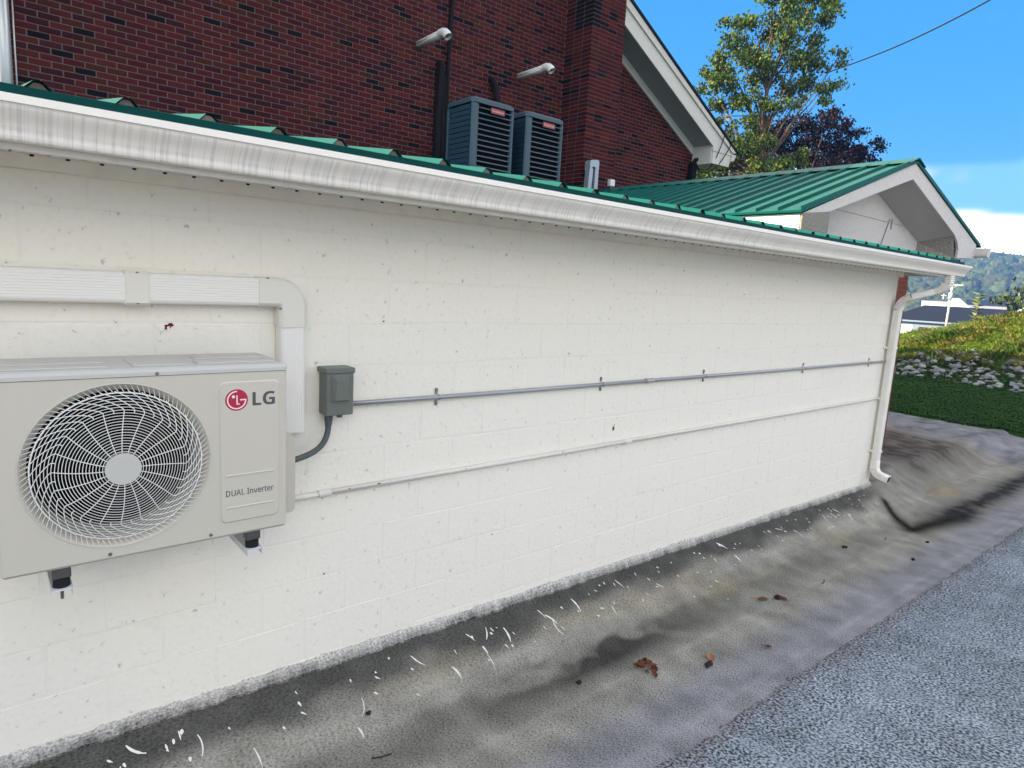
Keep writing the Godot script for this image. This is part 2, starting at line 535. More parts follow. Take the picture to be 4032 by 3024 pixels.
# ---------------------------------------------------------------- the white block building
func build_wing() -> void:
	var w := thing("white_block_building", "long low building of white painted concrete blocks under a green ribbed metal roof", "building")
	var b := MB.new()
	b.box(Vector3(-9.0, -0.6, -6.0), Vector3(7.695, 2.30, -0.0010))
	var wall := part("wall", b.done(), M.joint_paint, w)
	# blocks in running bond, joints all but filled with paint
	var variants := []
	for i in 4:
		variants.append(brick_mesh(0.4050 - 0.0004 * i, 0.2025 - 0.0003 * i, 0.004, 0.003 + 0.002 * i))
	var half := brick_mesh(0.2015, 0.2023, 0.004, 0.004)
	var top := brick_mesh(0.4046, 0.1125, 0.004, 0.004)
	for k in range(-1, 11):
		var yc := 2.071 - 0.2035 * k - 0.10175
		var shift := 0.0 if k % 2 == 0 else 0.203
		for i in range(-6, 20):
			var xc := 0.139 + shift + 0.406 * i + 0.203
			if xc > 7.62 or xc < -2.3:
				continue
			var m: Mesh = variants[rng.randi() % 4]
			var at := Vector3(xc, yc, 0.0 + rng.randf_range(-0.0007, 0.0007))
			if k == -1:
				m = top
				at.y = 2.071 + 0.057
			if xc + 0.203 > 7.70:
				m = half
				at.x = 7.695 - 0.1
			var o := part("block", m, M.wall_paint, wall, at)
			o.rotation = Vector3(rng.randf_range(-0.003, 0.003), rng.randf_range(-0.0015, 0.0015), 0)
	# frieze board, grooved soffit, fascia
	b = MB.new()
	b.cbox(Vector3(-9.0, 2.185, -0.01), Vector3(7.80, 2.237, 0.014), 0.003)
	b.cbox(Vector3(-9.0, 2.178, -0.01), Vector3(7.80, 2.1845, 0.006), 0.001)
	part("frieze_board", b.done(), M.white_trim, w)
	b = MB.new()
	var x := -9.0
	while x < 8.18:
		var nx := minf(x + 0.1015, 8.18)
		for seg in [[x, nx - 0.012, 0.0], [nx - 0.012, nx - 0.008, 0.006], [nx - 0.008, nx - 0.004, 0.006]]:
			var y0: float = 2.236 + seg[2]
			var y1: float = 2.206 + seg[2]
			b.face(Vector3(seg[0], 3.0, 0.2), [Vector3(seg[0], y0, 0.0), Vector3(seg[1], y0, 0.0), Vector3(seg[1], y1, 0.38), Vector3(seg[0], y1, 0.38)])
		b.face(Vector3(nx - 0.1, 2.239, 0.2), [Vector3(nx - 0.012, 2.236, 0.0), Vector3(nx - 0.012, 2.242, 0.0), Vector3(nx - 0.012, 2.212, 0.38), Vector3(nx - 0.012, 2.206, 0.38)])
		b.face(Vector3(nx + 0.1, 2.239, 0.2), [Vector3(nx - 0.004, 2.236, 0.0), Vector3(nx - 0.004, 2.242, 0.0), Vector3(nx - 0.004, 2.212, 0.38), Vector3(nx - 0.004, 2.206, 0.38)])
		b.quad(Vector3(nx - 0.004, 2.236, 0.0), Vector3(nx, 2.236, 0.0), Vector3(nx, 2.206, 0.38), Vector3(nx - 0.004, 2.206, 0.38))
		x = nx
	part("soffit", b.done(), M.white_trim, w)
	b = MB.new()
	for i in range(-20, 82):
		var gx := 0.086 + 0.1015 * i
		if gx < 7.75:
			b.box(Vector3(gx - 0.007, 2.2275, 0.0142), Vector3(gx + 0.005, 2.2338, 0.0180))
	part("soffit_gap", b.done(), M.black, w).set_meta("kind", "stuff")
	b = MB.new()
	b.cbox(Vector3(-9.0, 2.196, 0.380), Vector3(8.2, 2.345, 0.3945), 0.002)
	b.box(Vector3(8.18, 2.21, -5.9), Vector3(8.2, 2.345, 0.379))
	part("fascia_board", b.done(), M.white_trim, w)
	# roof deck and its ribs
	var slope := 0.152
	b = MB.new()
	b.prism([Vector2(0, 0), Vector2(0, 0)], 0, 0) if false else b
	b.face(Vector3(0, 0, -3), [Vector3(-9.0, 2.365, 0.430), Vector3(8.215, 2.365, 0.430), Vector3(8.215, 2.365 + slope * 6.49, -6.06), Vector3(-9.0, 2.365 + slope * 6.49, -6.06)])
	b.face(Vector3(0, 9, -3), [Vector3(-9.0, 2.353, 0.430), Vector3(8.215, 2.353, 0.430), Vector3(8.215, 2.353 + slope * 6.49, -6.06), Vector3(-9.0, 2.353 + slope * 6.49, -6.06)])
	b.face(Vector3(0, 2.36, -3), [Vector3(-9.0, 2.353, 0.430), Vector3(8.215, 2.353, 0.430), Vector3(8.215, 2.365, 0.430), Vector3(-9.0, 2.365, 0.430)])
	part("roof_deck", b.done(), M.green_roof, w)
	for i in range(-12, 34):
		var rx := 0.41 + 0.2315 * i + rng.randf_range(-0.006, 0.006)
		var hgt := 0.024 + rng.randf_range(-0.002, 0.002)
		b = MB.new()
		var p := [Vector3(-0.034, 0, 0), Vector3(-0.011, hgt, 0), Vector3(0.011, hgt, 0), Vector3(0.034, 0, 0)]
		var q := []
		for c in p:
			q.append(c + Vector3(0, slope * 6.46, -6.46))
		for s in 3:
			b.face(Vector3(0, -0.5, -3), [p[s], p[s + 1], q[s + 1], q[s]])
		part("roof_rib", b.done(), M.green_roof, w, Vector3(rx, 2.3655, 0.432 + rng.randf_range(-0.004, 0.010)))
		b = MB.new()
		b.prism([Vector2(-0.028, 0.0), Vector2(-0.009, hgt - 0.002), Vector2(0.009, hgt - 0.002), Vector2(0.028, 0.0)], -0.03, -0.012)
		part("rib_closure", b.done(), M.closure_grey, w, Vector3(rx, 2.3655, 0.432))
	b = MB.new()
	b.cbox(Vector3(-9.0, 2.318, 0.4315), Vector3(8.22, 2.3675, 0.4375), 0.002)
	part("drip_edge", b.done(), M.green_dark, w)
	# places where the paint has come off
	for c in [[0.583, 1.648, 0.022, 0.012], [3.279, 0.971, 0.012, 0.028], [0.602, 1.657, 0.014, 0.008]]:
		part("paint_chip", splat(c[2], c[3], 9, 0.0006), M.chip_red, w, Vector3(c[0], c[1], 0.0026))
	for c in [[0.571, 1.645, 0.012, 0.015], [0.592, 1.644, 0.008, 0.012], [3.272, 0.985, 0.006, 0.010]]:
		part("paint_flake", splat(c[2], c[3], 7, 0.002), M.chip_white, w, Vector3(c[0], c[1], 0.0036))
	for c in [[1.537, 1.675, 0.006, 0.004], [1.247, 0.45, 0.005, 0.006], [4.7, 1.9, 0.006, 0.005]]:
		part("nail_hole", splat(c[2], c[3], 7, 0.0005), M.black, w, Vector3(c[0], c[1], 0.0026))
	# rough lip of mortar and old paint where the wall meets the apron
	b = MB.new().smooth(true)
	var rows := []
	for s in 6:
		rows.append([])
	var cols := []
	x = -2.5
	while x < 7.72:
		var n := wob.get_noise_2d(x * 120.0, 3.0)
		var n2 := wob.get_noise_2d(x * 30.0, 40.0)
		var y := base_y(x)
		var t := 0.010 + 0.006 * n + 0.005 * n2 + rng.randf_range(-0.002, 0.002)
		var h := 0.034 + 0.012 * n2 + 0.010 * n + rng.randf_range(-0.003, 0.003)
		rows[0].append(Vector3(x, y + h, -0.004))
		rows[1].append(Vector3(x, y + h - 0.004, 0.004 + 0.002 * n))
		rows[2].append(Vector3(x, y + h * 0.55, 0.008 + t * 0.4))
		rows[3].append(Vector3(x, y + h * 0.2, 0.010 + t))
		rows[4].append(Vector3(x, y - 0.012, 0.022 + t))
		rows[5].append(Vector3(x, y - 0.05, 0.020 + t))
		cols.append(n + 0.4 * wob.get_noise_2d(x * 300.0, 0.0))
		x += 0.007
	for s in 5:
		for i in rows[0].size() - 1:
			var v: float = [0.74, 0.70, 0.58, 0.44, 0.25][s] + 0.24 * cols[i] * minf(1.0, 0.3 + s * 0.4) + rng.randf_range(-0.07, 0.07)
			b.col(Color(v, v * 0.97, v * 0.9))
			b.face(Vector3(rows[0][i].x, 0.0, -1.0), [rows[s][i], rows[s][i + 1], rows[s + 1][i + 1], rows[s + 1][i]])
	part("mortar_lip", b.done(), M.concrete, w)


func splat(rx: float, ry: float, n: int, t: float) -> ArrayMesh:
	var b := MB.new()
	var p := []
	for i in n:
		var a := TAU * i / n
		var k := rng.randf_range(0.55, 1.1)
		p.append(Vector2(cos(a) * rx * k, sin(a) * ry * k))
	b.prism(p, -t, t)
	return b.done()


func build_gutter() -> void:
	var g := thing("gutter", "long white metal gutter with grey drip streaks along the eave of the white wall", "gutter")
	var prof := [Vector2(0.397, 2.315), Vector2(0.397, 2.215), Vector2(0.450, 2.213), Vector2(0.457, 2.217), Vector2(0.458, 2.2315), Vector2(0.459, 2.238), Vector2(0.464, 2.250), Vector2(0.474, 2.264), Vector2(0.487, 2.277), Vector2(0.499, 2.289), Vector2(0.506, 2.299), Vector2(0.507, 2.305), Vector2(0.5145, 2.3065), Vector2(0.5155, 2.328), Vector2(0.505, 2.330), Vector2(0.502, 2.322)]
	var b := MB.new().smooth(true)
	var clean := Color(0.86, 0.825, 0.76)
	var x := -3.0
	var streak := FastNoiseLite.new()
	streak.seed = 5
	streak.frequency = 1.0
	while x < 8.21:
		var d := 0.004 if x > -0.3 and x < 3.2 else (0.012 if x >= 3.2 and x < 6.0 else 0.05)
		var nx := minf(x + d, 8.215)
		var s := clampf((streak.get_noise_1d(x * 52.0) + 0.8 * streak.get_noise_1d(x * 130.0) + 0.06) * 2.2, 0.0, 1.0)
		s *= 1.0 - smoothstep(3.0, 6.0, x) * 0.75
		for k in prof.size() - 1:
			if k == 4 or k == 11 or k == 12:
				b.smooth(false)
			else:
				b.smooth(true)
			var dirt_shade := 0.0
			if k >= 3 and k <= 10:
				dirt_shade = s * 0.22
				if k == 5 or k == 4:
					dirt_shade = 0.04 + s * 0.32  # even part is painted shade above the bead, the rest drip streaks
				if k == 10:
					dirt_shade = 0.16 + s * 0.1  # shade under the lip painted in, plus some streak dirt
			elif k == 2:
				dirt_shade = s * 0.3
			b.col(clean.lerp(Color(0.27, 0.265, 0.26), dirt_shade))
			b.face(Vector3(x, 2.27, 0.43), [Vector3(x, prof[k].y, prof[k].x), Vector3(nx, prof[k].y, prof[k].x), Vector3(nx, prof[k + 1].y, prof[k + 1].x), Vector3(x, prof[k + 1].y, prof[k + 1].x)])
		x = nx
	part("trough", b.done(), M.gutter_paint, g)
	b = MB.new()
	var cap := []
	for p in prof:
		cap.append(Vector2(-p.x, p.y))
	b.prism(cap, 0, 0.003)
	var o := part("end_cap", b.done(), M.white_trim, g)
	o.rotation.y = PI / 2
	o.position = Vector3(8.2165, 0, 0)


func build_downspout() -> void:
	var d := thing("downspout", "white crimped metal downspout at the right corner of the white wall", "downspout")
	var hw := 0.044
	var hd := 0.033
	# centre line: outlet, elbow, offset back to the wall, elbow, straight run, kick-out elbow
	var sections := {
		"upper_elbow": [Vector3(7.86, 2.214, 0.425), Vector3(7.86, 2.13, 0.425), Vector3(7.855, 2.09, 0.40), Vector3(7.845, 2.06, 0.365), Vector3(7.83, 2.04, 0.325)],
		"offset_pipe": [Vector3(7.83, 2.04, 0.325), Vector3(7.69, 1.965, 0.145)],
		"lower_elbow": [Vector3(7.69, 1.965, 0.145), Vector3(7.672, 1.945, 0.112), Vector3(7.66, 1.915, 0.085), Vector3(7.652, 1.875, 0.068), Vector3(7.648, 1.83, 0.058)],
		"pipe": [Vector3(7.648, 1.83, 0.058), Vector3(7.636, 0.17, 0.058)],
		"kick_out": [Vector3(7.636, 0.17, 0.058), Vector3(7.637, 0.08, 0.060), Vector3(7.641, 0.035, 0.078), Vector3(7.645, 0.008, 0.115), Vector3(7.65, -0.014, 0.215)],
	}
	for key in sections:
		var pts: Array = sections[key]
		var b := MB.new()
		# crimps: short rings that stand a little proud along the elbows
		var path := []
		var grow := []
		for i in pts.size() - 1:
			var n := 4 if pts.size() > 2 else 1
			for k in n:
				path.append(pts[i].lerp(pts[i + 1], float(k) / n))
				grow.append(0.0)
				if n > 1:
					path.append(pts[i].lerp(pts[i + 1], (k + 0.72) / n))
					grow.append(0.007)
		path.append(pts[pts.size() - 1])
		grow.append(0.0)
		var rings := []
		for i in path.size():
			var t: Vector3 = (path[mini(i + 1, path.size() - 1)] - path[maxi(i - 1, 0)]).normalized()
			var side := (Vector3.RIGHT - t * t.x).normalized()
			var out := side.cross(t).normalized()
			var r := []
			var a := hw + grow[i] as float
			var c := hd + grow[i] as float
			for q in [[-1, -0.75], [-0.8, -1], [0.8, -1], [1, -0.75], [1, 0.75], [0.8, 1], [-0.8, 1], [-1, 0.75]]:
				r.append(path[i] + side * a * q[0] + out * c * q[1])
			rings.append(r)
		for i in path.size() - 1:
			for k in 8:
				var l := (k + 1) % 8
				b.face((path[i] + path[i + 1]) / 2.0, [rings[i][k], rings[i][l], rings[i + 1][l], rings[i + 1][k]])
		part(key, b.done(), M.white_trim, d)
		if key == "kick_out":
			b = MB.new()
			var e: Array = rings[rings.size() - 2]
			b.face(pts[0] + Vector3(0, 0, -1), e)
			part("opening", b.done(), M.black, d, Vector3(0, 0.0005, 0.0))
	for y in [1.42, 0.27]:
		var b := MB.new()
		b.cbox(Vector3(7.552, y - 0.012, 0.004), Vector3(7.728, y + 0.012, 0.0075), 0.001)
		b.cbox(Vector3(7.588, y - 0.012, 0.004), Vector3(7.592, y + 0.012, 0.095), 0.001)
		b.cbox(Vector3(7.684, y - 0.012, 0.004), Vector3(7.688, y + 0.012, 0.095), 0.001)
		b.cbox(Vector3(7.588, y - 0.012, 0.0925), Vector3(7.688, y + 0.012, 0.0955), 0.001)
		part("strap", b.done(), M.white_trim, d)


# ---------------------------------------------------------------- the outdoor unit and what hangs on the wall
func build_unit() -> void:
	var u := thing("outdoor_unit", "large cream outdoor air conditioner unit with round fan grille on the white wall", "air conditioner")
	var x0 := 0.020
	var x1 := 0.898
	var y0 := 0.915
	var y1 := 1.525
	var zb := 0.115
	var zf := 0.445
	var cx := 0.350
	var cy := 1.232
	var R := 0.2735
	var e := 0.010
	# casing: front sheet with a round opening, folded edges, sides, back, bottom
	var b := MB.new()
	var mid := Vector3((x0 + x1) / 2.0, (y0 + y1) / 2.0, (zb + zf) / 2.0)
	var angles := []
	for i in 96:
		angles.append(TAU * i / 96)
	for c in [Vector2(x0 + e, y0 + e), Vector2(x1 - e, y0 + e), Vector2(x1 - e, y1), Vector2(x0 + e, y1)]:
		angles.append(fposmod((c - Vector2(cx, cy)).angle(), TAU))
	angles.sort()
	var inn := []
	var outr := []
	for a in angles:
		var d := Vector2(cos(a), sin(a))
		inn.append(Vector3(cx + d.x * R, cy + d.y * R, zf))
		var t := 1e9
		if absf(d.x) > 1e-6:
			t = minf(t, ((x1 - e if d.x > 0 else x0 + e) - cx) / d.x)
		if absf(d.y) > 1e-6:
			t = minf(t, ((y1 if d.y > 0 else y0 + e) - cy) / d.y)
		outr.append(Vector3(cx + d.x * t, cy + d.y * t, zf))
	for i in angles.size():
		var j := (i + 1) % angles.size()
		b.face(mid, [inn[i], inn[j], outr[j], outr[i]])
	for s in [[x0, x0 + e], [x1, x1 - e]]:
		b.face(mid, [Vector3(s[1], y0 + e, zf), Vector3(s[1], y1, zf), Vector3(s[0], y1, zf - e), Vector3(s[0], y0 + e, zf - e)])
		b.face(mid, [Vector3(s[0], y0 + e, zf - e), Vector3(s[0], y1, zf - e), Vector3(s[0], y1, zb), Vector3(s[0], y0 + e, zb)])
	b.face(mid, [Vector3(x0 + e, y0 + e, zf), Vector3(x1 - e, y0 + e, zf), Vector3(x1 - e, y0, zf - e), Vector3(x0 + e, y0, zf - e)])
	b.face(mid, [Vector3(x0 + e, y0 + e, zf), Vector3(x0, y0 + e, zf - e), Vector3(x0 + e, y0, zf - e)])
	b.face(mid, [Vector3(x1 - e, y0 + e, zf), Vector3(x1, y0 + e, zf - e), Vector3(x1 - e, y0, zf - e)])
	b.face(mid, [Vector3(x0, y0 + e, zb), Vector3(x1, y0 + e, zb), Vector3(x1, y1, zb), Vector3(x0, y1, zb)])
	b.face(mid, [Vector3(x0, y0 + e, zf - e), Vector3(x0 + e, y0, zf - e), Vector3(x1 - e, y0, zf - e), Vector3(x1, y0 + e, zf - e), Vector3(x1, y0 + e, zb), Vector3(x0, y0 + e, zb)])
	var body := part("casing", b.done(), M.unit_metal, u)
	# lid with a rounded front edge, over a thin dark seam
	b = MB.new()
	b.box(Vector3(x0 + 0.003, y1 - 0.001, zb + 0.003), Vector3(x1 - 0.003, y1 + 0.0022, zf - 0.004))
	part("seam", b.done(), M.seam_dark, body)
	b = MB.new().smooth(true)
	var lp := [Vector2(zf + 0.002, y1 + 0.002), Vector2(zf + 0.002, y1 + 0.014), Vector2(zf - 0.001, y1 + 0.021), Vector2(zf - 0.008, y1 + 0.0265), Vector2(zf - 0.018, y1 + 0.0285), Vector2(zb, y1 + 0.0285)]
	for k in lp.size() - 1:
		b.smooth(k > 0 and k < 4)
		b.face(mid, [Vector3(x0 + 0.006, lp[k].y, lp[k].x), Vector3(x1 - 0.006, lp[k].y, lp[k].x), Vector3(x1 - 0.006, lp[k + 1].y, lp[k + 1].x), Vector3(x0 + 0.006, lp[k + 1].y, lp[k + 1].x)])
	b.smooth(false)
	for s in [[x0 - 0.002, x0 + 0.006], [x1 + 0.002, x1 - 0.006]]:
		b.face(mid, [Vector3(s[0], y1 + 0.002, zf - 0.006), Vector3(s[0], y1 + 0.018, zf - 0.006), Vector3(s[0], y1 + 0.018, zb), Vector3(s[0], y1 + 0.002, zb)])
		b.face(mid, [Vector3(s[0], y1 + 0.018, zf - 0.006), Vector3(s[1], y1 + 0.0285, zf - 0.018), Vector3(s[1], y1 + 0.0285, zb), Vector3(s[0], y1 + 0.018, zb)])
		b.face(mid, [Vector3(s[0], y1 + 0.002, zf - 0.006), Vector3(s[1], y1 + 0.002, zf + 0.002), Vector3(s[1], y1 + 0.014, zf + 0.002), Vector3(s[1], y1 + 0.0265, zf - 0.008), Vector3(s[1], y1 + 0.0285, zf - 0.018), Vector3(s[0], y1 + 0.018, zf - 0.006)])
	var lid := part("lid", b.done(), M.unit_lid, u)
	for r in [[0.04, 0.33, 0.20, 0.30], [0.04, 0.33, 0.335, 0.405], [0.40, 0.56, 0.20, 0.40], [0.62, 0.87, 0.18, 0.27], [0.60, 0.87, 0.315, 0.395]]:
		b = MB.new()
		b.cbox(Vector3(r[0], y1 + 0.0265, r[2]), Vector3(r[1], y1 + 0.0325, r[3]), 0.003)
		part("pressed_panel", b.done(), M.unit_lid, lid)
	# bell mouth, dark inside, fan
	b = MB.new().smooth(true)
	var prof := [Vector2(R, zf), Vector2(R - 0.003, zf - 0.002), Vector2(R - 0.008, zf - 0.014), Vector2(0.252, zf - 0.022), Vector2(0.249, zf - 0.05), Vector2(0.249, zf - 0.16)]
	for i in 96:
		var a0 := TAU * i / 96
		var a1 := TAU * (i + 1) / 96
		for k in prof.size() - 1:
			var q := []
			for s in [[a0, k], [a1, k], [a1, k + 1], [a0, k + 1]]:
				q.append(Vector3(cx + cos(s[0]) * prof[s[1]].x, cy + sin(s[0]) * prof[s[1]].x, prof[s[1]].y))
			b.quad(q[0], q[1], q[2], q[3])
	part("bell_mouth", b.done(), M.unit_metal, u)
	b = MB.new()
	b.prism(rounded(cx - 0.248, cy - 0.248, cx + 0.248, cy + 0.248, 0.247, 12), zf - 0.30, zf - 0.165)
	part("inside", b.done(), M.black, u)
	for k in 3:
		b = MB.new().smooth(true)
		var r0 := []
		var r1 := []
		for i in 9:
			var rr := 0.05 + 0.19 * i / 8.0
			var a := TAU * k / 3.0 + 0.9 + 0.5 * i / 8.0
			r0.append(Vector3(cx + cos(a) * rr, cy + sin(a) * rr, zf - 0.10))
			a += 1.15
			r1.append(Vector3(cx + cos(a) * rr, cy + sin(a) * rr, zf - 0.15))
		b.band(r0, r1)
		part("fan_blade", b.done(), M.fan_black, u)
	# grille: slightly domed rings and bent spokes round a plain disc
	var grille := Node3D.new()
	grille.name = "fan_grille"
	u.add_child(grille, true)
	grille.position = Vector3(cx, cy, zf)
	part("rim", ring_mesh(R + 0.0005, 0.0004, 0.0022, 96, 6), M.unit_lid, grille)
	for i in 22:
		var rr := 0.0575 + 0.0089 * i
		part("ring", ring_mesh(rr, dome(rr), 0.00115 if i < 21 else 0.0026, 72, 5), M.grille_plastic, grille)
	for i in 40:
		var a0 := TAU * i / 40.0 + 0.04
		var from := 0.05 if i % 2 == 0 else 0.182
		var pts := []
		for k in 25:
			var rr := lerpf(from, 0.250, k / 24.0)
			pts.append(Vector3(cos(a0 + bend(rr)) * rr, sin(a0 + bend(rr)) * rr, dome(rr) + 0.0014))
		b = MB.new().smooth(true)
		b.tube(pts, 0.0015, 6)
		part("spoke", b.done(), M.grille_plastic, grille)
	for i in 100:
		var a0 := TAU * i / 100.0
		var p0 := Vector3(cos(a0) * 0.2475, sin(a0) * 0.2475, -0.006)
		var p1 := Vector3(cos(a0 + 0.06) * 0.2725, sin(a0 + 0.06) * 0.2725, -0.003)
		b = MB.new()
		b.tube([p0, p1], 0.0016, 5, true, 0.0007)
		part("fin", b.done(), M.grille_plastic, grille)
	b = MB.new()
	b.prism(rounded(-0.052, -0.052, 0.052, 0.052, 0.0519, 10), dome(0.05) - 0.012, dome(0.05) + 0.004)
	part("hub", b.done(), M.unit_lid, grille)
	# pressed service panel with its marks
	b = MB.new()
	plate(b, rounded(0.655, 0.970, 0.868, 1.494, 0.020), rounded(0.660, 0.975, 0.863, 1.489, 0.017), zf + 0.0003, zf + 0.0042)
	var panel := part("service_panel", b.done(), M.unit_panel, u)
	for y in [1.148, 1.027]:
		b = MB.new()
		plate(b, rounded(0.672, y - 0.0036, 0.850, y + 0.0036, 0.0035, 3), rounded(0.6735, y - 0.0012, 0.8485, y + 0.0012, 0.0011, 3), zf + 0.0041, zf + 0.0068)
		part("pressed_line", b.done(), M.unit_panel, panel)
	var zt := zf + 0.0046
	b = MB.new()
	b.prism(rounded(0.6748, 1.3875, 0.7532, 1.4655, 0.03895, 10), zf + 0.004, zt + 0.0002)
	var badge := part("round_badge", b.done(), M.logo_red, panel)
	b = MB.new()
	var arc0 := []
	var arc1 := []
	for i in 41:
		var a := deg_to_rad(88.0 + 272.0 * i / 40.0)
		arc0.append(Vector3(0.714 + cos(a) * 0.0335, 1.4265 + sin(a) * 0.0335, zt + 0.0006))
		arc1.append(Vector3(0.714 + cos(a) * 0.0290, 1.4265 + sin(a) * 0.0290, zt + 0.0006))
	b.band(arc0, arc1)
	b.box(Vector3(0.7255, 1.4245, zt), Vector3(0.7475, 1.4290, zt + 0.0007))
	b.box(Vector3(0.7130, 1.4095, zt), Vector3(0.7172, 1.4440, zt + 0.0007))
	b.box(Vector3(0.7172, 1.4095, zt), Vector3(0.7245, 1.4135, zt + 0.0007))
	b.prism(rounded(0.6975, 1.4335, 0.7085, 1.4445, 0.0054, 5), zt, zt + 0.0007)
	part("badge_mark", b.done(), M.logo_white, badge)
	lettering("lettering", "LG", 0.7695, 1.4025, zt, 0.048, 0.081, M.letter_grey, panel, true)
	lettering("lettering", "DUAL Inverter", 0.674, 1.070, zt, 0.0225, 0.171, M.letter_grey, panel)
	# screws, valve cover, feet
	for s in [[0.462, 1.5335, zf + 0.002], [0.308, 0.936, zf], [0.621, 0.936, zf]]:
		b = MB.new()
		b.prism(rounded(s[0] - 0.006, s[1] - 0.006, s[0] + 0.006, s[1] + 0.006, 0.0058, 4), s[2] - 0.002, s[2] + 0.0016)
		part("screw", b.done(), M.screw, u)
	b = MB.new()
	var vc := [Vector2(0.0, 0.905), Vector2(0.078, 0.905), Vector2(0.090, 0.915), Vector2(0.094, 0.94), Vector2(0.094, 1.195), Vector2(0.088, 1.222), Vector2(0.070, 1.243), Vector2(0.0, 1.285)]
	var poly := []
	for p in vc:
		poly.append(Vector2(x1 + 0.0005 + p.x, p.y))
	b.prism(poly, 0.14, 0.285)
	part("valve_cover", b.done(), M.unit_panel, u)
	for fx in [0.175, 0.777]:
		b = MB.new()
		b.cbox(Vector3(fx - 0.026, 0.877, 0.385), Vector3(fx + 0.026, 0.9145, 0.428), 0.003)
		part("foot", b.done(), M.dark_steel, u)
		b = MB.new()
		b.cbox(Vector3(fx - 0.026, 0.877, 0.15), Vector3(fx + 0.026, 0.9145, 0.19), 0.003)
		part("foot", b.done(), M.dark_steel, u)
		var arm := thing("wall_bracket", "white steel bracket arm under the %s of the air conditioner unit" % ("fan end" if fx < 0.5 else "service panel end"), "bracket", Vector3.ZERO, "brackets under the outdoor unit")
		b = MB.new()
		b.cbox(Vector3(fx - 0.027, 0.843, 0.006), Vector3(fx + 0.027, 0.8468, 0.445), 0.0012)
		b.box(Vector3(fx - 0.0285, 0.822, 0.006), Vector3(fx - 0.0255, 0.8475, 0.4455))
		b.box(Vector3(fx + 0.0255, 0.822, 0.006), Vector3(fx + 0.0285, 0.8475, 0.4455))
		part("arm", b.done(), M.bracket, arm)
		b = MB.new()
		b.cbox(Vector3(fx - 0.03, 0.56, 0.0045), Vector3(fx + 0.03, 0.90, 0.0095), 0.001)
		if fx < 0.0:
			part("wall_plate", b.done(), M.bracket, arm)
		for z in [0.408, 0.17]:
			b = MB.new()
			b.prism(rounded(-0.024, -0.024, 0.024, 0.024, 0.0239, 6), 0.0, 0.030)
			var pad := part("rubber_pad", b.done(), M.rubber, arm, Vector3(fx, 0.8472, z))
			pad.rotation.x = -PI / 2
		if fx < 0.5:
			b = MB.new()
			b.tube([Vector3(fx, 0.843, 0.41), Vector3(fx, 0.803, 0.41)], 0.005, 8)
			part("bolt", b.done(), M.screw, arm)


func dome(r: float) -> float:
	return 0.040 * (1.0 - pow(r / 0.252, 3.0)) - 0.004


func bend(r: float) -> float:
	var a := -0.10 * clampf((r - 0.05) / 0.14, 0.0, 1.0)
	var t := maxf(r - 0.190, 0.0) / 0.06
	return a + 0.42 * pow(t, 1.15) * smoothstep(0.0, 0.35, t + 0.12)


func duct_section(b: MB, a: Vector3, c: Vector3, across: Vector3, hw: float, depth: float, ribs: int) -> void:
	# straight moulded cover on the wall from a to c, with fine raised ribs on its face
	var prof := [[-hw, 0.0], [-hw, depth - 0.016], [-hw + 0.004, depth - 0.006], [-hw + 0.013, depth]]
	for i in ribs:
		var s := lerpf(-hw + 0.018, hw - 0.018, (i + 0.0) / (ribs - 1.0))
		prof.append([s - 0.0022, depth])
		prof.append([s - 0.0010, depth + 0.0013])
		prof.append([s + 0.0010, depth + 0.0013])
		prof.append([s + 0.0022, depth])
	prof.append_array([[hw - 0.013, depth], [hw - 0.004, depth - 0.006], [hw, depth - 0.016], [hw, 0.0]])
	var mid := (a + c) / 2.0 + Vector3(0, 0, depth * 0.3)
	for i in prof.size() - 1:
		var p: Vector3 = across * prof[i][0] + Vector3(0, 0, prof[i][1])
		var q: Vector3 = across * prof[i + 1][0] + Vector3(0, 0, prof[i + 1][1])
		b.face(mid, [a + p, a + q, c + q, c + p])


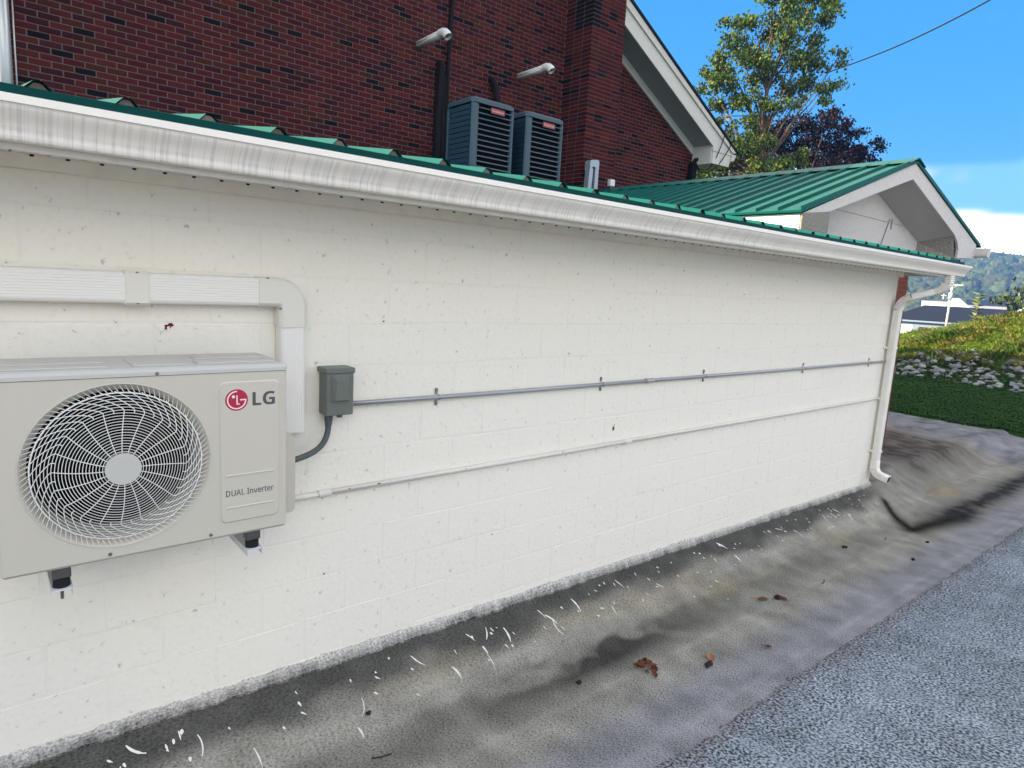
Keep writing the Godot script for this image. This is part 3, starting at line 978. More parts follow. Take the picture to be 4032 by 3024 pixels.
func build_wall_fittings() -> void:
	# moulded cover for the refrigerant lines
	var l := thing("line_set_cover", "white ribbed plastic duct running along the wall and down behind the outdoor unit", "duct cover")
	var yc := 1.799
	var b := MB.new()
	duct_section(b, Vector3(-2.5, yc, 0.003), Vector3(0.478, yc, 0.003), Vector3.UP, 0.058, 0.066, 9)
	part("duct_length", b.done(), M.white_plastic, l)
	b = MB.new()
	duct_section(b, Vector3(0.478, yc, 0.003), Vector3(0.935, yc, 0.003), Vector3.UP, 0.058, 0.066, 9)
	part("duct_length", b.done(), M.white_plastic, l)
	b = MB.new()
	b.cbox(Vector3(0.432, yc - 0.064, 0.003), Vector3(0.526, yc + 0.063, 0.0725), 0.010)
	var cp := part("coupling", b.done(), M.cream_plastic, l)
	for s in [1.0, -1.0]:
		b = MB.new()
		b.prism(rounded(-0.005, -0.005, 0.005, 0.005, 0.0048, 4), -0.002, 0.0035)
		part("screw", b.done(), M.screw, cp, Vector3(0.479, yc + s * 0.0555, 0.068))
	# swept elbow
	b = MB.new().smooth(true)
	var prof := [[-0.061, 0.0], [-0.061, 0.050], [-0.056, 0.063], [-0.045, 0.0705], [0.045, 0.0705], [0.056, 0.063], [0.061, 0.050], [0.061, 0.0]]
	var rows := []
	var centre := Vector3(1.006, 1.737, 0.003)
	var path := [[Vector3(0.923, yc, 0.003), Vector3.UP]]
	for i in 13:
		var a := PI / 2 * i / 12.0
		path.append([centre + Vector3(sin(a) * 0.0625, cos(a) * 0.0625, 0), Vector3(sin(a), cos(a), 0)])
	path.append([Vector3(1.0685, 1.652, 0.003), Vector3.RIGHT])
	for p in path:
		var row := []
		for q in prof:
			row.append(p[0] + p[1] * q[0] + Vector3(0, 0, q[1]))
		rows.append(row)
	for i in rows.size() - 1:
		for k in prof.size() - 1:
			b.smooth(k == 2 or k == 4 or k == 1 or k == 5)
			b.face((path[i][0] + path[i + 1][0]) / 2.0 + Vector3(0, 0, 0.02), [rows[i][k], rows[i][k + 1], rows[i + 1][k + 1], rows[i + 1][k]])
	b.smooth(false)
	b.face(Vector3(1.0, 1.75, 0.03), rows[0])
	b.face(Vector3(1.0, 1.75, 0.03), rows[rows.size() - 1])
	var el := part("elbow", b.done(), M.cream_plastic, l)
	for s in [Vector3(0.96, 1.8565, 0.062), Vector3(1.012, 1.7325, 0.066)]:
		b = MB.new()
		b.prism(rounded(-0.005, -0.005, 0.005, 0.005, 0.0048, 4), -0.004, 0.0045)
		part("screw", b.done(), M.screw, el, s)
	b = MB.new()
	duct_section(b, Vector3(1.0685, 1.66, 0.003), Vector3(1.0685, 1.185, 0.003), Vector3.RIGHT, 0.055, 0.066, 9)
	part("duct_length", b.done(), M.white_plastic, l)

	# disconnect box
	var d := thing("disconnect_box", "small grey green electrical disconnect box on the white wall beside the unit", "electrical box")
	b = MB.new()
	b.cbox(Vector3(1.213, 1.250, 0.002), Vector3(1.338, 1.455, 0.092), 0.004)
	part("enclosure", b.done(), M.box_green, d)
	b = MB.new()
	b.cbox(Vector3(1.207, 1.252, 0.070), Vector3(1.339, 1.448, 0.099), 0.004)
	var cover := part("cover", b.done(), M.box_green, d)
	b = MB.new()
	plate(b, [Vector2(1.226, 1.318), Vector2(1.318, 1.318), Vector2(1.318, 1.440), Vector2(1.226, 1.440)], [Vector2(1.243, 1.324), Vector2(1.311, 1.324), Vector2(1.305, 1.417), Vector2(1.249, 1.417)], 0.0985, 0.118)
	part("raised_pull", b.done(), M.box_green, cover)
	b = MB.new()
	b.cbox(Vector3(1.203, 1.446, 0.002), Vector3(1.344, 1.470, 0.103), 0.003)
	part("rain_hood", b.done(), M.box_green, d)
	b = MB.new()
	b.cbox(Vector3(1.272, 1.238, 0.06), Vector3(1.292, 1.250, 0.085), 0.002)
	part("hasp", b.done(), M.dark_steel, d)

	var w := thing("flexible_conduit", "short dark grey flexible conduit curving from the disconnect box to the outdoor unit", "conduit")
	b = MB.new().smooth(true)
	var pts := []
	for i in 17:
		var t := i / 16.0
		pts.append(Vector3(1.2405, 1.225, 0.048).bezier_interpolate(Vector3(1.245, 1.10, 0.048), Vector3(1.17, 1.075, 0.085), Vector3(0.985, 1.082, 0.16), t))
	b.tube(pts, 0.0135, 12)
	part("sleeve", b.done(), M.flex_grey, w)
	b = MB.new()
	b.tube([Vector3(1.2405, 1.251, 0.048), Vector3(1.2405, 1.218, 0.048)], 0.019, 12)
	b.tube([Vector3(1.2405, 1.224, 0.048), Vector3(1.2405, 1.200, 0.048)], 0.0165, 12)
	part("fitting", b.done(), M.flex_grey, w)

	var c := thing("steel_conduit", "grey steel conduit running level along the white wall from the disconnect box", "conduit")
	b = MB.new().smooth(true)
	b.tube([Vector3(1.36, 1.286, 0.026), Vector3(2.4, 1.279, 0.021), Vector3(3.6, 1.276, 0.021)], 0.0125, 12)
	part("pipe", b.done(), M.steel_conduit, c)
	b = MB.new().smooth(true)
	b.tube([Vector3(3.6, 1.276, 0.021), Vector3(5.5, 1.270, 0.021), Vector3(7.605, 1.2725, 0.021)], 0.0125, 12)
	part("pipe", b.done(), M.steel_conduit, c)
	b = MB.new()
	b.tube([Vector3(3.55, 1.2765, 0.021), Vector3(3.635, 1.2765, 0.021)], 0.0165, 12)
	part("coupling", b.done(), M.steel_conduit, c)
	b = MB.new()
	b.tube([Vector3(1.337, 1.2865, 0.027), Vector3(1.365, 1.2865, 0.027)], 0.0185, 12)
	part("connector", b.done(), M.steel_conduit, c)
	for p in [[1.854, 1.282], [3.116, 1.278], [4.255, 1.275], [5.807, 1.270], [7.221, 1.2725]]:
		b = MB.new()
		var arc := []
		for i in 9:
			var a := PI * i / 8.0
			arc.append(Vector3(0, sin(a - PI / 2) * 0.0150, 0.021 + cos(a - PI / 2) * 0.0150))
		for i in 8:
			b.face(Vector3(0, 0, 0.015), [arc[i] + Vector3(-0.008, 0, 0), arc[i] + Vector3(0.008, 0, 0), arc[i + 1] + Vector3(0.008, 0, 0), arc[i + 1] + Vector3(-0.008, 0, 0)])
		b.box(Vector3(-0.008, -0.046, 0.0025), Vector3(0.008, -0.0145, 0.005))
		b.box(Vector3(-0.008, 0.0145, 0.0025), Vector3(0.008, 0.046, 0.005))
		var s := part("strap", b.done(), M.strap_steel, c, Vector3(p[0], p[1], 0))
		for k in [-1.0, 1.0]:
			b = MB.new()
			b.prism(rounded(-0.0065, -0.0065, 0.0065, 0.0065, 0.0063, 3), 0.0045, 0.0105)
			part("screw", b.done(), M.screw, s, Vector3(0, k * 0.036, 0))

	var p := thing("painted_pipe", "thin white painted pipe running low along the white wall", "pipe")
	var xs := [0.98, 1.238, 3.416, 7.60]
	for i in 3:
		b = MB.new().smooth(true)
		b.tube([Vector3(xs[i], 0.861 + 0.002 * i, 0.017), Vector3(xs[i + 1], 0.863 + 0.002 * i, 0.017)], 0.0135, 10)
		part("pipe_length", b.done(), M.painted_pipe, p)
	for x in [1.238, 3.416, 7.585]:
		b = MB.new()
		b.tube([Vector3(x - 0.03, 0.863, 0.017), Vector3(x + 0.03, 0.863, 0.017)], 0.0175, 10)
		part("coupling", b.done(), M.painted_pipe, p)
	for q in [[2.79, 0.009, 0.006], [1.52, 0.012, 0.007], [1.36, 0.006, 0.005], [2.05, 0.006, 0.004]]:
		part("rust_spot", splat(q[1], q[2], 7, 0.0006), M.chip_red if q[0] > 2.5 else M.leaf_tan, p, Vector3(q[0], 0.868, 0.0292))


# ---------------------------------------------------------------- the brick church behind
func rake_y(x: float) -> float:
	# underside of the rake frieze on the church's front wall
	return 6.215 - 0.509 * (absf(x - 6.225) - 3.425) if absf(x - 6.225) > 0.0 else 8.0


func build_church() -> void:
	var c := thing("brick_church", "tall dark red brick gable building with white rake trim behind the white wall", "building")
	var x0 := 0.30
	var x1 := 12.15
	var xm := 6.225
	var zf := -6.070
	var eave := rake_y(x1)
	var apex := rake_y(xm + 0.001)
	var b := MB.new()
	b.prism([Vector2(x0, -0.6), Vector2(x1, -0.6), Vector2(x1, eave), Vector2(xm, apex), Vector2(x0, eave)], -26.0, zf - 0.007)
	var wall := part("wall", b.done(), M.mortar, c)
	# chimney
	b = MB.new()
	var cx0 := 8.225
	var cx1 := 9.02
	var cz := -5.43
	b.box(Vector3(cx0 + 0.007, 2.4, zf - 0.1), Vector3(cx1 - 0.007, 9.0, cz - 0.007))
	var chimney := part("chimney", b.done(), M.mortar, c)
	# every brick that can be seen: a list first, the nearest 300 as pieces of their own
	var spots := []
	var row := 0
	var y := 2.86
	while y < 8.3:
		var x := x0 + (0.0 if row % 2 == 0 else 0.1015)
		while x < x1 + 0.1:
			var a := maxf(x, x0)
			var e := minf(x + 0.203, x1)
			if e - a > 0.05 and rake_y((a + e) / 2.0) > y + 0.06 and not (a > cx0 - 0.02 and e < cx1 + 0.02):
				spots.append([Vector3((a + e) / 2.0, y + 0.0339, zf), e - a, 0])
			x += 0.203
		if y < 8.3:
			for i in 4:
				var l := 0.203 if not ((i == 0 or i == 3) and row % 2 == 1) else 0.203
				var xx := cx0 + 0.1015 + 0.199 * i
				spots.append([Vector3(xx, y + 0.0339, cz), 0.199, 0])
			for i in 3:
				var zz := cz - 0.1065 - 0.2135 * i
				spots.append([Vector3(cx0, y + 0.0339, zz), 0.2135, 1])
		y += 0.0677
		row += 1
	spots.sort_custom(func(p, q): return (p[0] - EYE).length() < (q[0] - EYE).length())
	var shapes := {}
	var xf := []
	var cols := []
	var tone := [Color(0.095, 0.020, 0.022), Color(0.082, 0.017, 0.020), Color(0.108, 0.024, 0.022), Color(0.070, 0.019, 0.023), Color(0.078, 0.025, 0.019), Color(0.014, 0.011, 0.016), Color(0.052, 0.015, 0.020)]
	var own := 0
	for i in spots.size():
		var s: Array = spots[i]
		var t := rng.randi() % 5
		var clump := wob.get_noise_2d(s[0].x * 90.0, s[0].y * 160.0)
		if rng.randf() < 0.035 or clump > 0.42:
			t = 5 if rng.randf() < 0.7 else 6
		elif rng.randf() < 0.15:
			t = 6
		# soot at the head of the chimney corner
		if s[0].x > 8.1 and s[0].x < 8.46 and s[0].z > -5.8 and s[0].y > 6.15:
			t = 5
		var basis := Basis() if s[2] == 0 else Basis(Vector3.UP, -PI / 2)
		basis = basis * Basis(Vector3(1, 0, 0), rng.randf_range(-0.012, 0.012)) * Basis(Vector3.UP, rng.randf_range(-0.006, 0.006))
		var at: Vector3 = s[0] + basis.z * rng.randf_range(-0.0018, 0.0018)
		var l := snappedf(s[1] - 0.011, 0.01)
		if own < 300 and s[0].z < -6.0 and s[0].y > 3.55:
			if not shapes.has(l):
				shapes[l] = brick_mesh(l, 0.0567, 0.014, 0.0028)
			var o := part("brick", shapes[l], M["brick_%d" % t], wall, at)
			o.basis = basis
			own += 1
		else:
			xf.append(Transform3D(basis * Basis.from_scale(Vector3(l / 0.19, 1, 1)), at))
			var k := rng.randf_range(0.85, 1.15)
			cols.append(Color(tone[t].r * k, tone[t].g * k, tone[t].b * k))
	many("brickwork", brick_mesh(0.19, 0.0567, 0.014, 0.0028), M.brick_any, xf, cols, wall).set_meta("kind", "stuff")
	# raking cornice: frieze on the wall, soffit, fascia, shingle edge, returns
	var zo := -5.57
	for s in [1.0, -1.0]:
		var P := func(dx: float, dy: float) -> Vector2: return Vector2(xm + s * dx, dy)
		var fl := func(dx: float) -> float: return 6.19 - 0.519 * (dx - 3.425)
		b = MB.new()
		b.prism([P.call(0.0, fl.call(0.0) - 0.10), P.call(5.93, fl.call(5.93) - 0.10), P.call(5.93, fl.call(5.93) + 0.06), P.call(0.0, fl.call(0.0) + 0.06)], zf - 0.02, zf + 0.03)
		part("rake_frieze", b.done(), M.church_trim, c)
		b = MB.new()
		var q0 := fl.call(0.0) + 0.055 as float
		var q1 := fl.call(5.9) + 0.055 as float
		b.prism([P.call(0.0, q0), P.call(5.9, q1), P.call(5.9, q1 + 0.02), P.call(0.0, q0 + 0.02)], zf + 0.03, zo - 0.003)
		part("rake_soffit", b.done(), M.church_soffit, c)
		# fascia board in two steps
		b = MB.new()
		b.prism([P.call(0.0, q0 - 0.02), P.call(5.94, q1 - 0.035), P.call(5.94, q1 - 0.12), P.call(6.60, q1 - 0.12), P.call(6.72, q1 - 0.06), P.call(0.0, q0 + 0.40)], zo - 0.03, zo)
		part("rake_fascia", b.done(), M.church_trim, c)
		b = MB.new()
		b.prism([P.call(0.0, q0 + 0.22), P.call(6.62, q1 - 0.06), P.call(6.76, q1 - 0.055), P.call(0.0, q0 + 0.41)], zo + 0.0005, zo + 0.035)
		part("rake_moulding", b.done(), M.church_trim, c)
		# roof slab with its dark shingle edge
		b = MB.new()
		b.prism([P.call(0.0, q0 + 0.41), P.call(6.80, q1 - 0.06), P.call(6.80, q1 - 0.02), P.call(0.0, q0 + 0.47)], -26.4, zo + 0.06)
		part("roof", b.done(), M.shingle, c)
		# boxed eave return
		b = MB.new()
		b.prism([P.call(5.964, q1 - 0.37), P.call(6.58, q1 - 0.36), P.call(6.62, q1 - 0.21), P.call(6.60, q1 - 0.125), P.call(5.964, q1 - 0.125)], -26.2, zo - 0.012)
		part("eave_box", b.done(), M.church_trim, c)
		b = MB.new()
		b.prism([P.call(5.93, q1 - 0.375), P.call(5.96, q1 - 0.375), P.call(5.96, q1 + 0.05), P.call(5.93, q1 + 0.06)], zf + 0.001, zo - 0.032)
		part("return_side", b.done(), M.church_trim, c)
		b = MB.new()
		b.prism([P.call(6.60, q1 - 0.24), P.call(6.74, q1 - 0.22), P.call(6.76, q1 - 0.09), P.call(6.63, q1 - 0.10)], -26.2, zo + 0.03)
		part("eave_gutter", b.done(), M.church_trim, c)
	b = MB.new()
	b.cbox(Vector3(xm + 6.18, 5.47, zo + 0.037), Vector3(xm + 6.30, 5.60, zo + 0.075), 0.006)
	part("wire_bracket", b.done(), M.zinc, c)
	b = MB.new()
	b.tube([Vector3(12.44, 5.56, zo + 0.07), Vector3(12.44, 5.56, zo + 0.16)], 0.03, 8)
	part("insulator", b.done(), M.far_grey, c)
	# dark downpipe at the right corner
	var dp := thing("corner_downpipe", "black downpipe at the right corner of the brick church", "downpipe")
	b = MB.new()
	b.cbox(Vector3(12.02, 2.4, -6.05), Vector3(12.17, 4.62, -5.93), 0.012)
	part("pipe", b.done(), M.pipe_black, dp)
	b = MB.new()
	b.tube([Vector3(12.11, 4.60, -5.99), Vector3(12.14, 4.68, -5.97), Vector3(12.20, 4.70, -5.93)], 0.05, 8)
	part("elbow", b.done(), M.pipe_black, dp)
	# round galvanised pipe at the left corner
	var lp := thing("galvanised_pipe", "round galvanised pipe standing at the left end of the brick wall", "pipe")
	b = MB.new().smooth(true)
	b.tube([Vector3(0.405, 2.6, -5.95), Vector3(0.40, 5.2, -5.95)], 0.062, 16)
	part("pipe", b.done(), M.zinc, lp)
	b = MB.new()
	b.cbox(Vector3(0.335, 3.20, -6.06), Vector3(0.475, 3.24, -5.945), 0.003)
	part("band", b.done(), M.zinc, lp)
	b = MB.new().smooth(true)
	b.tube([Vector3(0.50, 2.6, -6.03), Vector3(0.495, 5.2, -6.03)], 0.008, 8)
	part("thin_cable", b.done(), M.zinc, lp)


func build_roof_things() -> void:
	for k in 2:
		var x0: float = [5.11, 6.03][k]
		var u := thing("condenser", ["square blue grey condenser on the roof, nearer the black pipes", "square blue grey condenser on the roof, next to the brick chimney"][k], "condenser", Vector3(x0, 3.27, -4.37), "condensers on the low roof")
		var w := 0.705
		var d := 0.60
		var h := 0.965
		var b := MB.new()
		b.box(Vector3(0.05, 0.06, -d + 0.05), Vector3(w - 0.05, h - 0.07, -0.05))
		part("coil", b.done(), M.fan_black, u)
		b = MB.new()
		b.cbox(Vector3(-0.005, 0.0, -d - 0.005), Vector3(w + 0.005, 0.06, 0.005), 0.008)
		part("base_pan", b.done(), M.condenser_post, u)
		b = MB.new().smooth(false)
		var top := rounded(-0.006, -d - 0.006, w + 0.006, 0.006, 0.06, 5)
		var top_in := rounded(0.03, -d + 0.03, w - 0.03, -0.03, 0.05, 5)
		for i in top.size():
			var j := (i + 1) % top.size()
			b.face(Vector3(w / 2, h - 0.2, -d / 2), [Vector3(top[i].x, h - 0.075, top[i].y), Vector3(top[j].x, h - 0.075, top[j].y), Vector3(top[j].x, h - 0.025, top[j].y), Vector3(top[i].x, h - 0.025, top[i].y)])
			b.face(Vector3(w / 2, h - 0.2, -d / 2), [Vector3(top[i].x, h - 0.025, top[i].y), Vector3(top[j].x, h - 0.025, top[j].y), Vector3(top_in[j].x, h, top_in[j].y), Vector3(top_in[i].x, h, top_in[i].y)])
			b.face(Vector3(w / 2, h - 0.2, -d / 2), [Vector3(w / 2, h, -d / 2), Vector3(top_in[i].x, h, top_in[i].y), Vector3(top_in[j].x, h, top_in[j].y)])
		part("top_cover", b.done(), M.condenser_post, u)
		for p in [[0.0, 0.0, 0.115, -0.055], [w - 0.055, 0.0, w, -0.06], [0.0, -d + 0.06, 0.06, -d], [w - 0.06, -d + 0.06, w, -d]]:
			b = MB.new()
			b.cbox(Vector3(p[0], 0.055, p[3]), Vector3(p[2], h - 0.07, p[1]), 0.018)
			part("corner_post", b.done(), M.condenser_post, u)
		for i in 12:
			var y := 0.10 + 0.067 * i
			b = MB.new()
			for s in [[Vector3(0.10, y, -0.012), Vector3(w - 0.05, y, -0.012), Vector3(0, 0.010, 0.0), Vector3(0, -0.006, 0.012)]]:
				b.face(Vector3(w / 2, y, -d / 2), [s[0] + s[2], s[1] + s[2], s[1] + s[3], s[0] + s[3]])
				b.face(Vector3(w / 2, y + 1.0, 0.05), [s[0] + s[3], s[1] + s[3], s[1] + Vector3(0, -0.007, 0.002), s[0] + Vector3(0, -0.007, 0.002)])
			part("louvre", b.done(), M.condenser_post, u)
			b = MB.new()
			b.face(Vector3(w / 2, y, -d / 2), [Vector3(0.008, y - 0.024, -0.05), Vector3(0.008, y - 0.024, -d + 0.05), Vector3(0.0, y + 0.030, -d + 0.05), Vector3(0.0, y + 0.030, -0.05)])
			b.face(Vector3(w / 2, y + 1, -d / 2), [Vector3(0.0, y + 0.030, -0.05), Vector3(0.0, y + 0.030, -d + 0.05), Vector3(0.012, y + 0.036, -d + 0.05), Vector3(0.012, y + 0.036, -0.05)])
			part("side_louvre", b.done(), M.condenser_blue, u)
		b = MB.new()
		b.cbox(Vector3(0.295, 0.795, 0.004), Vector3(0.525, 0.865, 0.012), 0.003)
		var badge := part("badge", b.done(), M.badge_red, u)
		lettering("lettering", "Goodman", 0.315, 0.815, 0.0126, 0.030, 0.19, M.badge_text, badge, true)
		var st := thing("equipment_stand", ["low steel stand under the condenser nearer the black pipes", "low steel stand under the condenser next to the chimney"][k], "stand", Vector3(x0, 0, -4.37), "stands under the roof condensers")
		b = MB.new()
		b.box(Vector3(0.0, 3.20, -d), Vector3(w, 3.268, -0.02))
		part("deck", b.done(), M.dark_steel, st)
		for p in [Vector2(0.05, -0.06), Vector2(w - 0.05, -0.06), Vector2(0.05, -d + 0.04), Vector2(w - 0.05, -d + 0.04)]:
			b = MB.new()
			b.box(Vector3(p.x - 0.02, 3.04, p.y - 0.02), Vector3(p.x + 0.02, 3.199, p.y + 0.02))
			part("leg", b.done(), M.dark_steel, st)
	# white vent pipes out of the brick wall
	for k in 2:
		var at: Vector3 = [Vector3(5.30, 5.265, -6.10), Vector3(7.24, 5.265, -6.10)][k]
		var v := thing("vent_pipe", ["white plastic vent pipe jutting from the brick wall left of the condensers", "white plastic vent pipe jutting from the brick wall above the right condenser"][k], "pipe", at, "white vent pipes in the brick wall")
		var b := MB.new().smooth(true)
		var L := 0.67 if k == 0 else 0.70
		b.tube([Vector3(0, 0, 0), Vector3(0.0, 0.012, L)], 0.052, 16)
		part("pipe", b.done(), M.pvc, v)
		b = MB.new().smooth(true)
		b.tube([Vector3(0, 0.012, L - 0.05), Vector3(0, 0.012, L + 0.01), Vector3(0.004, 0.002, L + 0.05), Vector3(0.012, -0.026, L + 0.085), Vector3(0.02, -0.060, L + 0.11)], 0.062, 16, false)
		part("elbow", b.done(), M.pvc, v)
		b = MB.new().smooth(true)
		b.tube([Vector3(0, 0.012, L - 0.03), Vector3(0, 0.012, L + 0.01), Vector3(0.004, 0.002, L + 0.05), Vector3(0.012, -0.026, L + 0.085), Vector3(0.0198, -0.059, L + 0.109)], 0.052, 16, false)
		part("lining", b.done(), M.pvc, v)
		b = MB.new()
		b.face(Vector3(-1, 0, L - 1), rim_pts(Vector3(0.011, -0.022, L + 0.080), Vector3(0.008, -0.030, 0.03).normalized(), 0.05))
		part("bore", b.done(), M.closure_grey, v)
	var l := thing("black_line_set", "black insulated pipes rising up the brick wall behind the condensers", "pipe")
	var b := MB.new()
	b.tube([Vector3(5.80, 2.8, -6.03), Vector3(5.80, 4.96, -6.03), Vector3(5.835, 6.1, -6.03), Vector3(5.87, 7.6, -6.03)], 0.033, 8)
	part("tall_pipe", b.done(), M.pipe_black, l)
	b = MB.new()
	b.tube([Vector3(5.62, 2.8, -6.0), Vector3(5.63, 4.4, -6.0), Vector3(5.66, 5.05, -6.0), Vector3(5.67, 5.10, -6.06)], 0.055, 8)
	b.tube([Vector3(5.72, 2.8, -6.02), Vector3(5.73, 4.9, -6.02), Vector3(5.735, 5.0, -6.07)], 0.04, 8)
	part("short_pipe", b.done(), M.pipe_black, l)
	var sl := thing("short_line_set", "short black insulated pipe bent into the brick wall between the vent pipes", "pipe")
	b = MB.new()
	b.tube([Vector3(6.72, 3.9, -5.6), Vector3(6.72, 4.6, -5.9), Vector3(6.70, 4.95, -6.0), Vector3(6.655, 5.07, -6.02), Vector3(6.65, 5.09, -6.08)], 0.05, 8)
	part("pipe", b.done(), M.pipe_black, sl)
	# bent sheet-metal hood and a small white box by the foot of the chimney
	var h := thing("metal_hood", "bent grey blue sheet metal hood in front of the chimney foot", "vent hood", Vector3(8.14, 3.30, -5.2))
	b = MB.new()
	b.prism([Vector2(0.0, 0.0), Vector2(0.085, 0.0), Vector2(0.115, 0.56), Vector2(0.03, 0.58)], -0.10, 0.0)
	part("left_leg", b.done(), M.hood_grey, h)
	b = MB.new()
	b.prism([Vector2(0.165, 0.0), Vector2(0.255, 0.02), Vector2(0.245, 0.60), Vector2(0.165, 0.58)], -0.10, 0.0)
	part("right_leg", b.done(), M.hood_grey, h)
	b = MB.new()
	b.prism([Vector2(0.028, 0.53), Vector2(0.115, 0.60), Vector2(0.247, 0.555), Vector2(0.247, 0.69), Vector2(0.215, 0.72), Vector2(0.075, 0.70), Vector2(0.03, 0.67)], -0.12, 0.004)
	part("cap", b.done(), M.hood_grey, h)
	var wb := thing("white_roof_box", "tiny white box on a post at the roof edge right of the metal hood", "vent", Vector3(8.71, 3.2, -5.2))
	b = MB.new()
	b.cbox(Vector3(0.0, 0.44, -0.08), Vector3(0.115, 0.555, 0.0), 0.008)
	part("box", b.done(), M.pvc, wb)
	b = MB.new()
	b.box(Vector3(0.02, -0.4, -0.06), Vector3(0.09, 0.439, -0.02))
	part("post", b.done(), M.dark_steel, wb)


func rim_pts(c: Vector3, n: Vector3, r: float) -> Array:
	var s := n.cross(Vector3.UP).normalized()
	var t := s.cross(n)
	var out := []
	for i in 16:
		var a := TAU * i / 16
		out.append(c + (s * cos(a) + t * sin(a)) * r)
	return out


# ---------------------------------------------------------------- the green-roofed gable wing
func build_gable_wing() -> void:
	var g := thing("gable_wing", "brick wing with a green metal gable roof at the right end of the white building", "building")
	var zr := -0.42
	var zw := -0.85
	var zb := -6.05
	var ridge := Vector2(8.86, 3.575)
	var le := Vector2(6.22, 2.715)
	var re := Vector2(11.70, 2.785)
	var b := MB.new()
	b.prism([Vector2(6.85, -0.6), Vector2(10.365, -0.6), Vector2(10.365, 2.56), Vector2(6.85, 2.56)], zb, zw - 0.006)
	var wall := part("wall", b.done(), M.mortar, g)
	var shape := brick_mesh(0.192, 0.0567, 0.012, 0.0025)
	var hshape := brick_mesh(0.09, 0.0567, 0.012, 0.0025)
	for r in 42:
		var y := -0.28 + 0.0677 * r
		for i in 2:
			var x := 10.365 - 0.1 - 0.203 * i
			var s := shape
			if r % 2 == 1:
				x = 10.365 - 0.049 if i == 0 else 10.365 - 0.098 - 0.1015
				s = hshape if i == 0 else shape
			var o := part("brick", s, M.brick_warm, wall, Vector3(x, y + 0.034, zw + rng.randf_range(-0.0015, 0.0015)))
			o.rotation.x = rng.randf_range(-0.01, 0.01)
	# white gable face above a siding joint
	b = MB.new()
	b.prism([Vector2(6.75, 2.545), Vector2(10.44, 2.545), Vector2(10.45, 2.80), Vector2(10.22, 2.94), Vector2(7.45, 2.94)], zw - 0.05, zw + 0.012)
	part("lower_siding", b.done(), M.gable_paint, g)
	b = MB.new()
	b.prism([Vector2(7.47, 2.946), Vector2(10.20, 2.946), Vector2(8.93, 3.40)], zw - 0.05, zw + 0.010)
	part("upper_siding", b.done(), M.gable_paint, g)
	b = MB.new()
	b.tube([Vector3(9.20, 2.62, zw + 0.022), Vector3(9.38, 2.98, zw + 0.022), Vector3(9.46, 2.99, zw + 0.022), Vector3(9.46, 2.86, zw + 0.022)], 0.007, 5)
	part("loose_wire", b.done(), M.far_grey, g)
	# metal roof slopes, each seam a rib of its own
	b = MB.new()
	b.prism([le, ridge, ridge + Vector2(0, 0.022), le + Vector2(-0.01, 0.022)], zb, zr + 0.02)
	part("roof_slope", b.done(), M.green_roof, g)
	b = MB.new()
	b.prism([re, ridge, ridge + Vector2(0, 0.022), re + Vector2(0.01, 0.022)], zb, zr + 0.02)
	part("roof_slope", b.done(), M.green_roof, g)
	for s in 2:
		var e: Vector2 = le if s == 0 else re
		var d := (ridge - e)
		for i in 24:
			var z := zr - 0.0 - 0.2375 * i
			b = MB.new()
			var p0 := Vector3(e.x, e.y + 0.022, z)
			var p1 := Vector3(ridge.x - signf(d.x) * 0.06, ridge.y + 0.022 - 0.06 * absf(d.y / d.x), z)
			for k in [[Vector3(0, 0, -0.014), Vector3(0, 0.036, -0.008)], [Vector3(0, 0.036, -0.008), Vector3(0, 0.036, 0.008)], [Vector3(0, 0.036, 0.008), Vector3(0, 0, 0.011)]]:
				b.face(Vector3(p0.x, -9, z), [p0 + k[0], p0 + k[1], p1 + k[1], p1 + k[0]])
			b.face((p0 + p1) / 2.0, [p0 + Vector3(0, 0, -0.014), p0 + Vector3(0, 0.036, -0.008), p0 + Vector3(0, 0.036, 0.008), p0 + Vector3(0, 0, 0.011)])
			part("roof_rib", b.done(), M.green_roof, g)
	b = MB.new()
	b.prism([ridge + Vector2(-0.24, -0.028), ridge + Vector2(0, 0.062), ridge + Vector2(0.24, -0.020), ridge + Vector2(0.0, 0.045)], zb, zr + 0.035)
	part("ridge_cap", b.done(), M.green_roof, g)
	# rake boards
	b = MB.new()
	b.prism([ridge + Vector2(0.0, -0.005), le + Vector2(0.06, -0.004), Vector2(6.84, 2.79), Vector2(8.84, 3.385)], zr - 0.03, zr)
	part("rake_board", b.done(), M.gable_paint, g)
	b = MB.new()
	b.prism([ridge + Vector2(0.0012, -0.005), Vector2(8.8412, 3.385), Vector2(10.56, 2.88), Vector2(10.72, 2.79), Vector2(10.80, 2.70), Vector2(10.80, 2.575), Vector2(11.49, 2.625), Vector2(11.53, 2.745), re + Vector2(-0.17, 0.032)], zr - 0.03, zr)
	part("rake_board", b.done(), M.gable_paint, g)
	# soffits between the wall and the rake boards
	b = MB.new()
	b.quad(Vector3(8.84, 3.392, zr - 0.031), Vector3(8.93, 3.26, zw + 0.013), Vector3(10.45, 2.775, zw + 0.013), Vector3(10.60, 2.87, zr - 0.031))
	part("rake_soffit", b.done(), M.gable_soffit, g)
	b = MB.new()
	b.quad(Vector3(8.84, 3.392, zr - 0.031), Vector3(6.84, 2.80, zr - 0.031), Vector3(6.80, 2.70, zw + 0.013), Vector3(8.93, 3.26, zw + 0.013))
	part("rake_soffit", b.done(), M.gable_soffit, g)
	b = MB.new()
	b.quad(Vector3(10.45, 2.775, zw + 0.012), Vector3(10.45, 2.56, zw + 0.012), Vector3(10.80, 2.572, zr - 0.031), Vector3(10.62, 2.874, zr - 0.031))
	b.quad(Vector3(10.45, 2.56, zw + 0.012), Vector3(11.49, 2.60, zw + 0.012), Vector3(11.49, 2.622, zr - 0.031), Vector3(10.80, 2.572, zr - 0.031))
